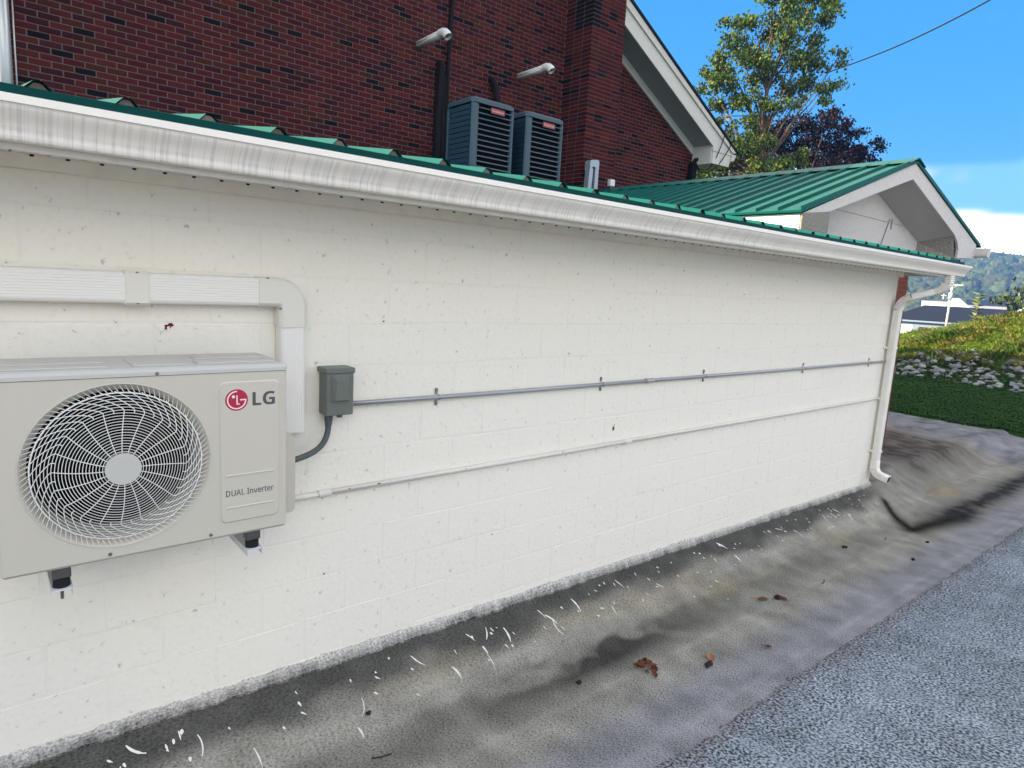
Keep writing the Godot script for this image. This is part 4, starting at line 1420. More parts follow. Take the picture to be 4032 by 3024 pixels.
	part("return_box", b.done(), M.weathered, g)
	b = MB.new()
	b.prism([Vector2(10.36, 2.52), Vector2(11.50, 2.60), Vector2(11.54, 2.72), Vector2(10.36, 3.0)], zb, zw - 0.1)
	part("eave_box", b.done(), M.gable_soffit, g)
	# left eave: white boxed fascia running back and the stained block at its front end
	b = MB.new()
	b.cbox(Vector3(6.27, 2.50, zb), Vector3(6.33, 2.712, zr - 0.02), 0.004)
	b.box(Vector3(6.33, 2.50, zb), Vector3(6.86, 2.53, zr - 0.05))
	part("eave_fascia", b.done(), M.white_trim, g)
	b = MB.new()
	b.prism([Vector2(6.275, 2.40), Vector2(6.82, 2.40), Vector2(6.838, 2.786), Vector2(6.275, 2.716)], zr - 0.06, zr + 0.004)
	part("return_block", b.done(), M.weathered, g)
	b = MB.new()
	b.prism([Vector2(11.50, 2.66), Vector2(11.52, 2.635), Vector2(11.60, 2.635), Vector2(11.64, 2.70), Vector2(11.65, 2.765), Vector2(11.50, 2.765)], zb, -0.255)
	part("eave_gutter", b.done(), M.gable_paint, g)


# ---------------------------------------------------------------- trees and growth
func leaf_mesh(s: float) -> ArrayMesh:
	var b := MB.new()
	var p := [Vector3(0, -0.5, 0), Vector3(0.42, -0.1, 0.08), Vector3(0.22, 0.22, 0.03), Vector3(0, 0.55, -0.06), Vector3(-0.26, 0.2, 0.04), Vector3(-0.4, -0.12, 0.1)]
	for i in range(1, 5):
		b.tri(p[0] * s, p[i] * s, p[i + 1] * s)
	return b.done()


func rand_basis() -> Basis:
	return Basis(Vector3(rng.randfn(), rng.randfn(), rng.randfn()).normalized(), rng.randf() * TAU)


func tree(called: String, label: String, foot: Vector3, right: Vector3, clumps: Array, per: int, size: float, tints: Array, m: Material, trunk_r: float, top_y: float, fork: float) -> void:
	# clumps: [sideways, height, radius]; their depth is scattered
	var t := thing(called, label, "tree", foot)
	var fwd := right.cross(Vector3.UP)
	var b := MB.new().smooth(true)
	var spine := []
	for i in 9:
		var k := i / 8.0
		spine.append(Vector3(0, k * top_y, 0) + right * 0.35 * sin(k * 3.0) * k + fwd * 0.2 * sin(k * 5.0))
	b.tube(spine, trunk_r, 8, true, trunk_r * 0.2)
	part("trunk", b.done(), M.bark, t)
	var xf := []
	var cols := []
	b = MB.new().smooth(true)
	for c in clumps:
		var deep: float = rng.randf_range(-1.0, 1.0) * c[2] * 1.3
		var mid: Vector3 = right * c[0] + Vector3(0, c[1], 0) + fwd * deep
		var s: Vector3 = spine[clampi(int(8.0 * clampf((c[1] - absf(c[0]) * 0.9 - 0.8) / top_y, fork, 0.92)), 0, 8)]
		var bendp: Vector3 = s.lerp(mid, 0.5) + Vector3(0, 0.25, 0)
		b.tube([s, s.lerp(bendp, 0.5), bendp, bendp.lerp(mid, 0.6), mid + Vector3(0, 0.2, 0)], trunk_r * 0.26, 5, false, 0.012)
		var n := int(per * c[2] * c[2] / 0.5)
		var subs := []
		for i in 5:
			subs.append(mid + Vector3(rng.randfn(), rng.randfn() * 0.75, rng.randfn()) * c[2] * 0.5)
		for i in n:
			var hub: Vector3 = subs[rng.randi() % 5]
			var at: Vector3 = hub + Vector3(rng.randfn(), rng.randfn() * 0.8, rng.randfn()) * c[2] * 0.36
			xf.append(Transform3D(rand_basis().scaled(Vector3.ONE * rng.randf_range(0.7, 1.3)), at))
			var k: Color = tints[rng.randi() % tints.size()]
			var v := rng.randf_range(0.7, 1.3)
			cols.append(Color(k.r * v, k.g * v, k.b * v))
	part("limbs", b.done(), M.bark, t)
	part("crown", joined(leaf_mesh(size), xf, cols), m, t)


func joined(mesh: ArrayMesh, xf: Array, cols: Array) -> ArrayMesh:
	# many small copies as one mesh, each with its own colour
	var arr := mesh.surface_get_arrays(0)
	var v: PackedVector3Array = arr[Mesh.ARRAY_VERTEX]
	var n: PackedVector3Array = arr[Mesh.ARRAY_NORMAL]
	var ix := PackedInt32Array()
	if arr[Mesh.ARRAY_INDEX] != null:
		ix = arr[Mesh.ARRAY_INDEX]
	if ix.is_empty():
		for i in v.size():
			ix.append(i)
	var ov := PackedVector3Array()
	var on := PackedVector3Array()
	var oc := PackedColorArray()
	for i in xf.size():
		var t: Transform3D = xf[i]
		for k in ix:
			ov.append(t * v[k])
			on.append((t.basis * n[k]).normalized())
			oc.append(cols[i])
	var out := []
	out.resize(Mesh.ARRAY_MAX)
	out[Mesh.ARRAY_VERTEX] = ov
	out[Mesh.ARRAY_NORMAL] = on
	out[Mesh.ARRAY_COLOR] = oc
	var am := ArrayMesh.new()
	am.add_surface_from_arrays(Mesh.PRIMITIVE_TRIANGLES, out)
	return am


func build_trees() -> void:
	var green := [Color(0.085, 0.14, 0.025), Color(0.065, 0.12, 0.025), Color(0.12, 0.16, 0.03), Color(0.045, 0.09, 0.03), Color(0.15, 0.16, 0.035)]
	var cl := []
	for p in [[3060, -60, 55], [2985, -20, 50], [3130, 10, 50], [3215, 25, 42], [2920, 60, 50], [2850, 75, 38], [3010, 60, 60], [3100, 90, 60], [3200, 100, 42], [2960, 130, 62], [2880, 160, 50], [3060, 170, 62], [3160, 170, 50], [2790, 185, 38], [2990, 220, 62], [2900, 240, 55], [2800, 260, 55], [2745, 275, 32], [3090, 250, 58], [3180, 245, 45], [3265, 255, 36], [2850, 320, 55], [2780, 340, 45], [2960, 310, 55], [3060, 330, 52], [3150, 330, 48], [3240, 320, 42], [3230, 375, 34], [3130, 400, 34], [2900, 400, 45], [2800, 400, 40], [2990, 400, 50], [3050, 430, 38], [2985, 470, 40], [2830, 470, 26], [2990, 530, 40], [2960, 590, 46], [3040, 560, 36], [2900, 570, 40], [2830, 590, 40], [2760, 610, 36], [2930, 650, 50], [2850, 660, 48], [2770, 680, 42], [3010, 650, 48], [3090, 640, 44], [3150, 620, 36], [3180, 590, 30], [2990, 700, 60], [2880, 710, 60], [3080, 700, 50], [2740, 720, 40], [2700, 560, 30], [2800, 530, 36], [2870, 520, 34], [2930, 490, 36], [3020, 610, 44], [2950, 720, 60], [2820, 740, 60], [3040, 740, 60], [2700, 690, 40], [2890, 620, 40]]:
		cl.append([(p[0] - 2985) / 101.0, 13.73 - p[1] / 101.0, p[2] / 101.0])
	tree("deciduous_tree", "tall open crowned yellow green tree behind the green metal roof", Vector3(25.6, 0.0, -12.8), Vector3(0.5, 0, 0.866), cl, 900, 0.125, green, M.leafy, 0.19, 13.6, 0.55)
	var dark := [Color(0.018, 0.010, 0.016), Color(0.026, 0.013, 0.018), Color(0.014, 0.014, 0.018), Color(0.035, 0.016, 0.018)]
	cl = []
	for p in [[3100, 490, 50], [3180, 480, 45], [3250, 470, 42], [3300, 440, 34], [3050, 540, 50], [3140, 550, 55], [3220, 540, 55], [3290, 510, 45], [3350, 500, 36], [3330, 560, 48], [3400, 530, 32], [3420, 590, 40], [3480, 560, 22], [3485, 590, 22], [3250, 600, 58], [3160, 620, 58], [3330, 630, 50], [3400, 640, 42], [3450, 620, 30], [3070, 610, 50], [3480, 650, 26], [3240, 670, 60], [3330, 690, 50], [3090, 680, 55], [3020, 470, 30], [3400, 690, 45], [3130, 520, 40], [3200, 580, 50], [3280, 570, 40], [3360, 600, 40], [3440, 660, 40], [2990, 640, 50], [3010, 560, 40], [2960, 690, 50]]:
		cl.append([(p[0] - 3230) / 89.0, 10.54 + (420 - p[1]) / 89.0, p[2] / 89.0])
	tree("purple_maple", "dark purple leaved maple beside the tall green tree", Vector3(30.2, 0.0, -12.9), Vector3(0.42, 0, 0.907), cl, 950, 0.12, dark, M.dark_leaf, 0.18, 10.0, 0.4)
	# smaller trees near the far house and on the bank
	var mid := [Color(0.05, 0.075, 0.03), Color(0.07, 0.095, 0.03), Color(0.04, 0.06, 0.03)]
	cl = []
	for i in 16:
		cl.append([rng.randf_range(-2.2, 2.2), 4.2 + rng.randf_range(-2.6, 2.4), rng.randf_range(0.8, 1.3)])
	tree("field_tree", "small dark green tree left of the power pole, behind the crimped downspout bend", Vector3(84.0, -2.4, -29.8), Vector3(0.33, 0, 0.94), cl, 60, 0.5, mid, M.leafy, 0.2, 5.5, 0.3)
	cl = []
	for i in 18:
		cl.append([rng.randf_range(-2.4, 2.4), 2.2 + rng.randf_range(-2.0, 2.6), rng.randf_range(0.7, 1.2)])
	tree("bank_tree", "bushy green tree behind the power pole on the crest of the bank", Vector3(70.0, -0.6, -11.4), Vector3(0.2, 0, 0.98), cl, 70, 0.42, mid, M.leafy, 0.16, 4.5, 0.2)


func tuft_mesh(n: int, h: float, spread: float, wide: float) -> ArrayMesh:
	var b := MB.new()
	for i in n:
		var a := TAU * i / n + rng.randf_range(-0.4, 0.4)
		var d := Vector3(cos(a), 0, sin(a))
		var s := Vector3(-d.z, 0, d.x) * wide
		var o := d * rng.randf_range(0.0, spread * 0.35)
		var hh := h * rng.randf_range(0.6, 1.1)
		var p1 := o + d * spread * 0.35 + Vector3(0, hh * 0.65, 0)
		var p2 := o + d * spread * rng.randf_range(0.7, 1.1) + Vector3(0, hh, 0)
		b.quad(o - s, o + s, p1 + s * 0.8, p1 - s * 0.8)
		b.tri(p1 - s * 0.8, p1 + s * 0.8, p2)
	return b.done()


func build_growth() -> void:
	# rough growth on the bank
	var xf := []
	var cols := []
	var tints := [Color(0.12, 0.20, 0.03), Color(0.16, 0.24, 0.035), Color(0.20, 0.25, 0.04), Color(0.24, 0.20, 0.07), Color(0.09, 0.16, 0.03)]
	while xf.size() < 14000:
		var x := rng.randf_range(22.6, 30.5)
		var z := rng.randf_range(-14.0, 7.0)
		var patch := wob.get_noise_2d(x * 9.0, z * 9.0)
		var low := smoothstep(22.8, 24.2, x)
		if rng.randf() > 0.25 + 0.75 * low:
			continue
		var s := rng.randf_range(0.6, 1.3) * (0.9 + 0.8 * patch)
		xf.append(Transform3D(Basis(Vector3.UP, rng.randf() * TAU).scaled(Vector3(s, s, s)), Vector3(x, bank_y(x, z) - 0.02, z)))
		var t := clampi(int((patch + 0.5) * 5.0 + rng.randf_range(-1.2, 1.2)), 0, 4)
		var v := rng.randf_range(0.75, 1.25)
		cols.append(Color(tints[t].r * v, tints[t].g * v, tints[t].b * v))
	tag(many("weeds", tuft_mesh(11, 0.22, 0.24, 0.020), M.bladed, xf, cols), "rough weeds and long grass covering the sunlit bank", "weeds", "", "stuff")
	xf = []
	cols = []
	while xf.size() < 26000:
		var x := rng.randf_range(13.7, 23.0)
		var z := rng.randf_range(-9.0, 3.0)
		if x < 13.75 + 0.35 * wob.get_noise_2d(3.0, z * 25.0) + 0.15 * rng.randf():
			continue
		var s := rng.randf_range(0.7, 1.3)
		xf.append(Transform3D(Basis(Vector3.UP, rng.randf() * TAU).scaled(Vector3(s, s, s)), Vector3(x, land_y(x, z) - 0.005, z)))
		var v := rng.randf_range(0.7, 1.3) * (1.0 + 0.3 * wob.get_noise_2d(x * 12.0, z * 12.0))
		cols.append(Color(0.016 * v, 0.056 * v, 0.007 * v))
	tag(many("lawn_grass", tuft_mesh(6, 0.055, 0.06, 0.008), M.bladed, xf, cols), "short mown lawn grass between the concrete and the rocks", "grass", "", "stuff")
	# one tall weed on the crest
	var p := thing("tall_weed", "tall leafy weed on the crest of the bank below the right power pole", "plant", Vector3(26.6, bank_y(26.6, -4.35) - 0.02, -4.35))
	var b := MB.new()
	b.tube([Vector3.ZERO, Vector3(0.03, 0.5, 0.02), Vector3(-0.02, 1.1, 0.05)], 0.014, 6, true, 0.006)
	part("stem", b.done(), M.bark, p)
	var lf := MB.new()
	for s in [[Vector3.ZERO, Vector3(0.05, 0.06, 0), Vector3(0.05, -0.05, 0)], [Vector3(0.05, 0.06, 0), Vector3(0.28, 0.02, 0), Vector3(0.05, -0.05, 0)]]:
		lf.tri(s[0], s[1], s[2])
	var lm := lf.done()
	var wm := mat("weed_leaf", lin(0.16, 0.20, 0.04), 0.6)
	for i in 20:
		var o := part("leaf", lm, wm, p, Vector3(0, 0.25 + 0.045 * i, 0.02))
		o.basis = Basis(Vector3.UP, i * 2.4) * Basis(Vector3(0, 0, 1), rng.randf_range(-0.2, 0.5)) * Basis(Vector3(1, 0, 0), rng.randf_range(0.6, 1.4))


func land_y(x: float, z: float) -> float:
	return bank_y(x, z) if x > 19.0 else apron_y(x, z)


func rock_mesh(sd: int) -> ArrayMesh:
	var b := MB.new()
	var r := RandomNumberGenerator.new()
	r.seed = sd
	var pts := []
	var lat := 4
	var lon := 7
	for i in lat + 1:
		var ring := []
		for k in lon:
			var t := PI * i / lat
			var a := TAU * k / lon + i * 0.3
			var q := r.randf_range(0.58, 1.18)
			ring.append(Vector3(sin(t) * cos(a), cos(t), sin(t) * sin(a)) * q)
		if i == 0 or i == lat:
			var q0: Vector3 = ring[0]
			for k in lon:
				ring[k] = Vector3(0, q0.y, 0)
		pts.append(ring)
	for i in lat:
		for k in lon:
			var l := (k + 1) % lon
			if i > 0:
				b.face(Vector3.ZERO, [pts[i][k], pts[i][l], pts[i + 1][k]])
			if i < lat - 1:
				b.face(Vector3.ZERO, [pts[i][l], pts[i + 1][l], pts[i + 1][k]])
	return b.done()


func build_rocks() -> void:
	var shapes := []
	for i in 7:
		shapes.append(rock_mesh(100 + i))
	var mats := []
	for i in 4:
		var m := StandardMaterial3D.new()
		var v: float = [0.27, 0.36, 0.21, 0.31][i]
		m.resource_name = "riprap"
		m.albedo_color = lin(v, v * 1.01, v * 1.0)
		textured(m, (M.stone_grey as StandardMaterial3D).albedo_texture, 2.0, (M.stone_grey as StandardMaterial3D).normal_texture, 0.6)
		mats.append(m)
	var placed := []
	var tries := 0
	while placed.size() < 300 and tries < 14000:
		tries += 1
		var z := rng.randf_range(-5.8, 0.4)
		var x := 20.75 + pow(rng.randf(), 1.25) * 2.6 + 0.25 * sin(z * 1.3)
		var r := rng.randf_range(0.04, 0.09) if rng.randf() < 0.72 else rng.randf_range(0.09, 0.145)
		var ok := wob.get_noise_2d(x * 30.0, z * 30.0) > -0.22
		for p in placed:
			if Vector2(p.x - x, p.y - z).length() < (p.z + r) * 0.72:
				ok = false
				break
		if not ok:
			continue
		placed.append(Vector3(x, z, r))
		var o := single("riprap_rock", shapes[rng.randi() % 7], mats[rng.randi() % 4], ("larger pale grey angular boulder among the riprap rocks" if r > 0.09 else "small pale grey angular rock in the riprap strip between lawn and bank"), "rock", "riprap rocks at the foot of the bank", Vector3(x, land_y(x, z) + r * 0.25, z))
		o.basis = Basis(Vector3.UP, rng.randf() * TAU) * Basis(Vector3(1, 0, 0), rng.randf_range(-0.4, 0.4)) * Basis.from_scale(Vector3(r * 1.35, r * 0.7, r))


# ---------------------------------------------------------------- far things
func build_far() -> void:
	# low house with a dark hip roof
	var h := thing("hip_roof_house", "low pale house with a dark hipped shingle roof beyond the bank", "house", Vector3(110.0, -4.4, -29.0))
	var yaw := 0.0
	h.rotation.y = deg_to_rad(-76.0)
	# own axes: x runs across the view, z towards the camera
	var b := MB.new()
	b.box(Vector3(-8.5, 0.0, -8.0), Vector3(10.5, 3.95, 0.0))
	part("wall", b.done(), M.shaded_house_wall, h)
	b = MB.new()
	var e := [Vector3(-9.2, 3.95, 0.6), Vector3(11.2, 3.95, 0.6), Vector3(11.2, 3.95, -8.6), Vector3(-9.2, 3.95, -8.6)]
	var r0 := Vector3(-4.6, 6.25, -4.0)
	var r1 := Vector3(7.0, 6.25, -4.0)
	var mid := Vector3(1, 4.5, -4)
	b.face(mid, [e[0], e[1], r1, r0])
	b.face(mid, [e[2], e[3], r0, r1])
	b.face(mid, [e[1], e[2], r1])
	b.face(mid, [e[3], e[0], r0])
	b.face(mid, [e[0], e[1], e[2], e[3]])
	part("roof", b.done(), M.house_roof, h)
	b = MB.new()
	b.box(Vector3(-9.2, 3.70, 0.45), Vector3(11.2, 3.94, 0.62))
	part("fascia_board", b.done(), M.shaded_house_wall, h)
	b = MB.new()
	b.box(Vector3(-4.6, 0.6, 0.001), Vector3(-2.3, 3.0, 0.05))
	part("garage_door", b.done(), M.brown_door, h)
	b = MB.new()
	b.box(Vector3(-7.6, 1.0, 0.001), Vector3(-5.4, 3.2, 0.06))
	part("pale_door", b.done(), M.far_white, h)
	for i in 4:
		b = MB.new()
		b.box(Vector3(-8.4, 1.2 + 0.5 * i, 0.001), Vector3(-7.7, 1.6 + 0.5 * i, 0.04))
		part("shutter_slat", b.done(), M.far_grey, h)
	# white buildings in the valley
	b = MB.new()
	var w := thing("white_store", "long flat white building in the valley behind the hip roofed house", "building", Vector3(248.0, -6.0, -78.0))
	w.rotation.y = deg_to_rad(-73.0)
	b.box(Vector3(-2.0, 0, -8), Vector3(9.5, 9.1, 0))
	part("wall", b.done(), M.far_white, w)
	b = MB.new()
	b.box(Vector3(-2.2, 9.1, -8.2), Vector3(9.7, 9.35, 0.1))
	part("flat_roof", b.done(), M.far_grey, w)
	var g := thing("white_gable_house", "white gable fronted house in the valley right of the main power pole", "house", Vector3(249.0, -6.0, -69.4))
	g.rotation.y = deg_to_rad(-60.0)
	b = MB.new()
	b.prism([Vector2(-3.0, 0), Vector2(3.0, 0), Vector2(3.0, 7.9), Vector2(0.0, 10.35), Vector2(-3.0, 7.9)], -9.0, 0.0)
	part("wall", b.done(), M.far_white, g)
	for s in [-1.0, 1.0]:
		b = MB.new()
		b.prism([Vector2(s * 3.25, 7.75), Vector2(0, 10.42), Vector2(0, 10.62), Vector2(s * 3.25, 7.95)], -9.2, -0.1)
		part("roof_slope", b.done(), M.far_grey, g)
	var hall := thing("grey_roof_hall", "grey roofed hall far off in the valley, right of the white gable house", "building", Vector3(330.0, -7.0, -84.0))
	hall.rotation.y = deg_to_rad(-75.0)
	b = MB.new()
	b.box(Vector3(-6, 0, -10), Vector3(8, 10.0, 0))
	part("wall", b.done(), M.far_grey, hall)
	b = MB.new()
	b.box(Vector3(-6.3, 10.0, -10.3), Vector3(8.3, 12.2, 0.3))
	part("roof", b.done(), M.shingle, hall)
	var shed := thing("pale_shed", "small pale shed at the foot of the wooded mountain", "shed", Vector3(335.0, -7.0, -72.0))
	shed.rotation.y = deg_to_rad(-75.0)
	b = MB.new()
	b.box(Vector3(-2, 0, -6), Vector3(5.5, 10.6, 0))
	part("wall", b.done(), M.far_white, shed)
	b = MB.new()
	b.box(Vector3(-2.3, 10.6, -6.3), Vector3(5.8, 11.1, 0.3))
	part("roof", b.done(), M.far_grey, shed)
	# power poles
	pole(Vector3(100.5, -4.5, -27.45), 9.8, 2.45, true, "wooden power pole with transformer, tallest one, standing above the dark house roof", 0.15)
	pole(Vector3(92.6, -3.0, -18.2), 6.8, 2.7, true, "wooden power pole with wide crossarm at the right edge beside the bushy tree", 0.17)
	pole(Vector3(363.0, -7.0, -109.5), 14.7, 2.4, false, "small distant power pole just left of the tallest pole", 0.32)
	pole(Vector3(406.0, -7.0, -105.0), 12.4, 2.4, false, "tiny distant power pole right of the white gable house", 0.32)
	pole(Vector3(407.0, -7.0, -99.0), 11.4, 2.4, false, "tiny distant power pole above the right end of the dark roof", 0.32)
	# service wire from the church eave, through the tree, out over the lawn
	b = MB.new()
	var pts := []
	for i in 25:
		var t := i / 24.0
		var q := Vector3(12.44, 5.56, -5.40).lerp(Vector3(18.0, 9.75, 2.6), 0.0)
		q = Vector3(25.89, 10.5, -10.24).lerp(Vector3(18.55, 10.3, 0.17), t)
		q.y -= 0.42 * sin(PI * t)
		pts.append(q)
	b.tube(pts, 0.022, 5)
	single("overhead_wire", b.done(), M.wire_black, "black overhead wire sloping up across the blue sky", "wire")
	b = MB.new()
	pts = []
	for i in 17:
		var t := i / 16.0
		var q := Vector3(25.89, 10.5, -10.24).lerp(Vector3(12.44, 5.56, -5.42), t)
		q.y -= 0.5 * sin(PI * t)
		pts.append(q)
	b.tube(pts, 0.010, 5)
	single("service_drop_wire", b.done(), M.wire_black, "black service wire from the church eave through the tall tree", "wire")
	# loops of cable hanging at the eave return
	for k in 3:
		b = MB.new()
		pts = []
		var way: Array = [
			[Vector3(12.45, 5.40, -5.505), Vector3(12.40, 5.10, -5.50), Vector3(12.30, 4.66, -5.60), Vector3(12.22, 4.47, -5.72), Vector3(12.12, 4.50, -5.85), Vector3(12.10, 4.60, -5.90)],
			[Vector3(12.80, 5.20, -5.505), Vector3(12.66, 4.98, -5.50), Vector3(12.45, 4.62, -5.58), Vector3(12.27, 4.42, -5.70), Vector3(12.13, 4.46, -5.84), Vector3(12.09, 4.60, -5.90)],
			[Vector3(13.00, 5.08, -5.49), Vector3(12.97, 4.90, -5.48), Vector3(12.72, 4.48, -5.55), Vector3(12.42, 4.22, -5.68), Vector3(12.18, 4.30, -5.82), Vector3(12.07, 4.60, -5.90)]][k]
		for i in way.size() - 1:
			var p0: Vector3 = way[maxi(i - 1, 0)]
			var p3: Vector3 = way[mini(i + 2, way.size() - 1)]
			for j in 5:
				pts.append((way[i] as Vector3).cubic_interpolate(way[i + 1], p0, p3, j / 5.0))
		pts.append(way[way.size() - 1])
		b.tube(pts, 0.011, 5)
		single("hanging_cable", b.done(), M.wire_black, ["straight black cable hanging from the rake down past the eave box", "middle black cable looping below the eave box of the church", "outermost black cable looping lowest under the church eave"][k], "cable", "loose cables under the church eave")


func pole(at: Vector3, hgt: float, arm: float, rich: bool, label: String, r: float) -> void:
	var p := thing("power_pole", label, "utility pole", at, "power poles in the valley")
	var b := MB.new().smooth(true)
	b.tube([Vector3.ZERO, Vector3(0, hgt, 0)], r, 8, true, r * 0.75)
	part("post", b.done(), M.pole_wood, p)
	var side := Vector3(0.27, 0, 0.96)
	var y := hgt - 0.62 if rich else hgt - 0.9
	b = MB.new()
	b.tube([-side * arm / 2 + Vector3(0, y, 0), side * arm / 2 + Vector3(0, y, 0)], 0.085 if rich else 0.2, 4)
	part("crossarm", b.done(), M.pole_wood, p)
	if rich:
		for s in [-0.95, 0.45, 0.95]:
			b = MB.new()
			b.tube([side * arm / 2 * s + Vector3(0, y, 0), side * arm / 2 * s + Vector3(0, y + 0.24, 0)], 0.05, 6)
			part("insulator", b.done(), M.far_grey, p)
		for s in [-1.0, 1.0]:
			b = MB.new()
			b.tube([side * 0.55 * s + Vector3(0, y, 0), Vector3(0, y - 0.55, 0)], 0.03, 4)
			part("brace", b.done(), M.pole_wood, p)
		b = MB.new().smooth(true)
		b.tube([side * 0.05 + Vector3(-0.3, y - 1.9, 0), side * 0.05 + Vector3(-0.3, y - 1.0, 0)], 0.24, 10)
		part("transformer", b.done(), M.transformer, p)


func build_mountain() -> void:
	# wooded mountain: polar grid about the valley, ridge near 700 m
	var st := SurfaceTool.new()
	st.begin(Mesh.PRIMITIVE_TRIANGLES)
	st.set_smooth_group(1)
	var na := 70
	var nr := 30
	for j in nr + 1:
		for i in na + 1:
			var az := lerpf(20.0, 120.0, float(i) / na)
			var d := lerpf(360.0, 900.0, float(j) / nr)
			var q := Vector3(sin(deg_to_rad(az)) * d, 0, -cos(deg_to_rad(az)) * d)
			q.y = mountain_y(q.x, q.z)
			st.set_color(Color(0.04, 0.06, 0.025))
			st.add_vertex(q)
	for j in nr:
		for i in na:
			var a := j * (na + 1) + i
			for k in [a, a + na + 1, a + 1, a + 1, a + na + 1, a + na + 2]:
				st.add_index(k)
	st.generate_normals()
	struct("mountain", st.commit(), M.soil)
	# its trees read as one mass
	var b := MB.new()
	b.smooth(true)
	var sp := SphereMesh.new()
	sp.radial_segments = 12
	sp.rings = 8
	var arr := sp.get_mesh_arrays()
	var vs: PackedVector3Array = arr[Mesh.ARRAY_VERTEX]
	var ix: PackedInt32Array = arr[Mesh.ARRAY_INDEX]
	var bump := func(v: Vector3) -> Vector3: return v * 2.0 * (0.85 + 0.5 * wob.get_noise_3d(v.x * 260.0, v.y * 260.0, v.z * 260.0))
	for i in range(0, ix.size(), 3):
		b.face(Vector3.ZERO, [bump.call(vs[ix[i]]), bump.call(vs[ix[i + 1]]), bump.call(vs[ix[i + 2]])])
	var blob := b.done()
	var xf := []
	var cols := []
	while xf.size() < 9000:
		var az := rng.randf_range(62.0, 88.0)
		var d := sqrt(rng.randf_range(365.0 * 365.0, 770.0 * 770.0))
		var q := Vector3(sin(deg_to_rad(az)) * d, 0, -cos(deg_to_rad(az)) * d)
		q.y = mountain_y(q.x, q.z)
		var s := rng.randf_range(2.6, 5.0)
		xf.append(Transform3D(Basis(Vector3.UP, rng.randf() * TAU).scaled(Vector3(s, s * rng.randf_range(1.0, 1.5), s)), q + Vector3(0, s * 0.8, 0)))
		var v := rng.randf_range(0.6, 1.5)
		var y := rng.randf()
		cols.append(Color((0.040 + 0.03 * y) * v, (0.062 + 0.015 * y) * v, 0.026 * v))
	tag(many("forest", blob, M.forest_leaf, xf, cols), "hazy blue green forest covering the far mountain", "forest", "", "stuff")


func mountain_y(x: float, z: float) -> float:
	var d := Vector2(x, z).length()
	var az := rad_to_deg(atan2(x, -z))
	var ridge := 44.0 + 5.0 * sin((az - 66.0) * 0.30) + 2.0 * wob.get_noise_2d(az * 8.0, 0.0)
	return -8.0 + (ridge + 3.0) * pow(smoothstep(350.0, 720.0, d), 0.8) + 3.0 * wob.get_noise_2d(x * 0.25, z * 0.25)


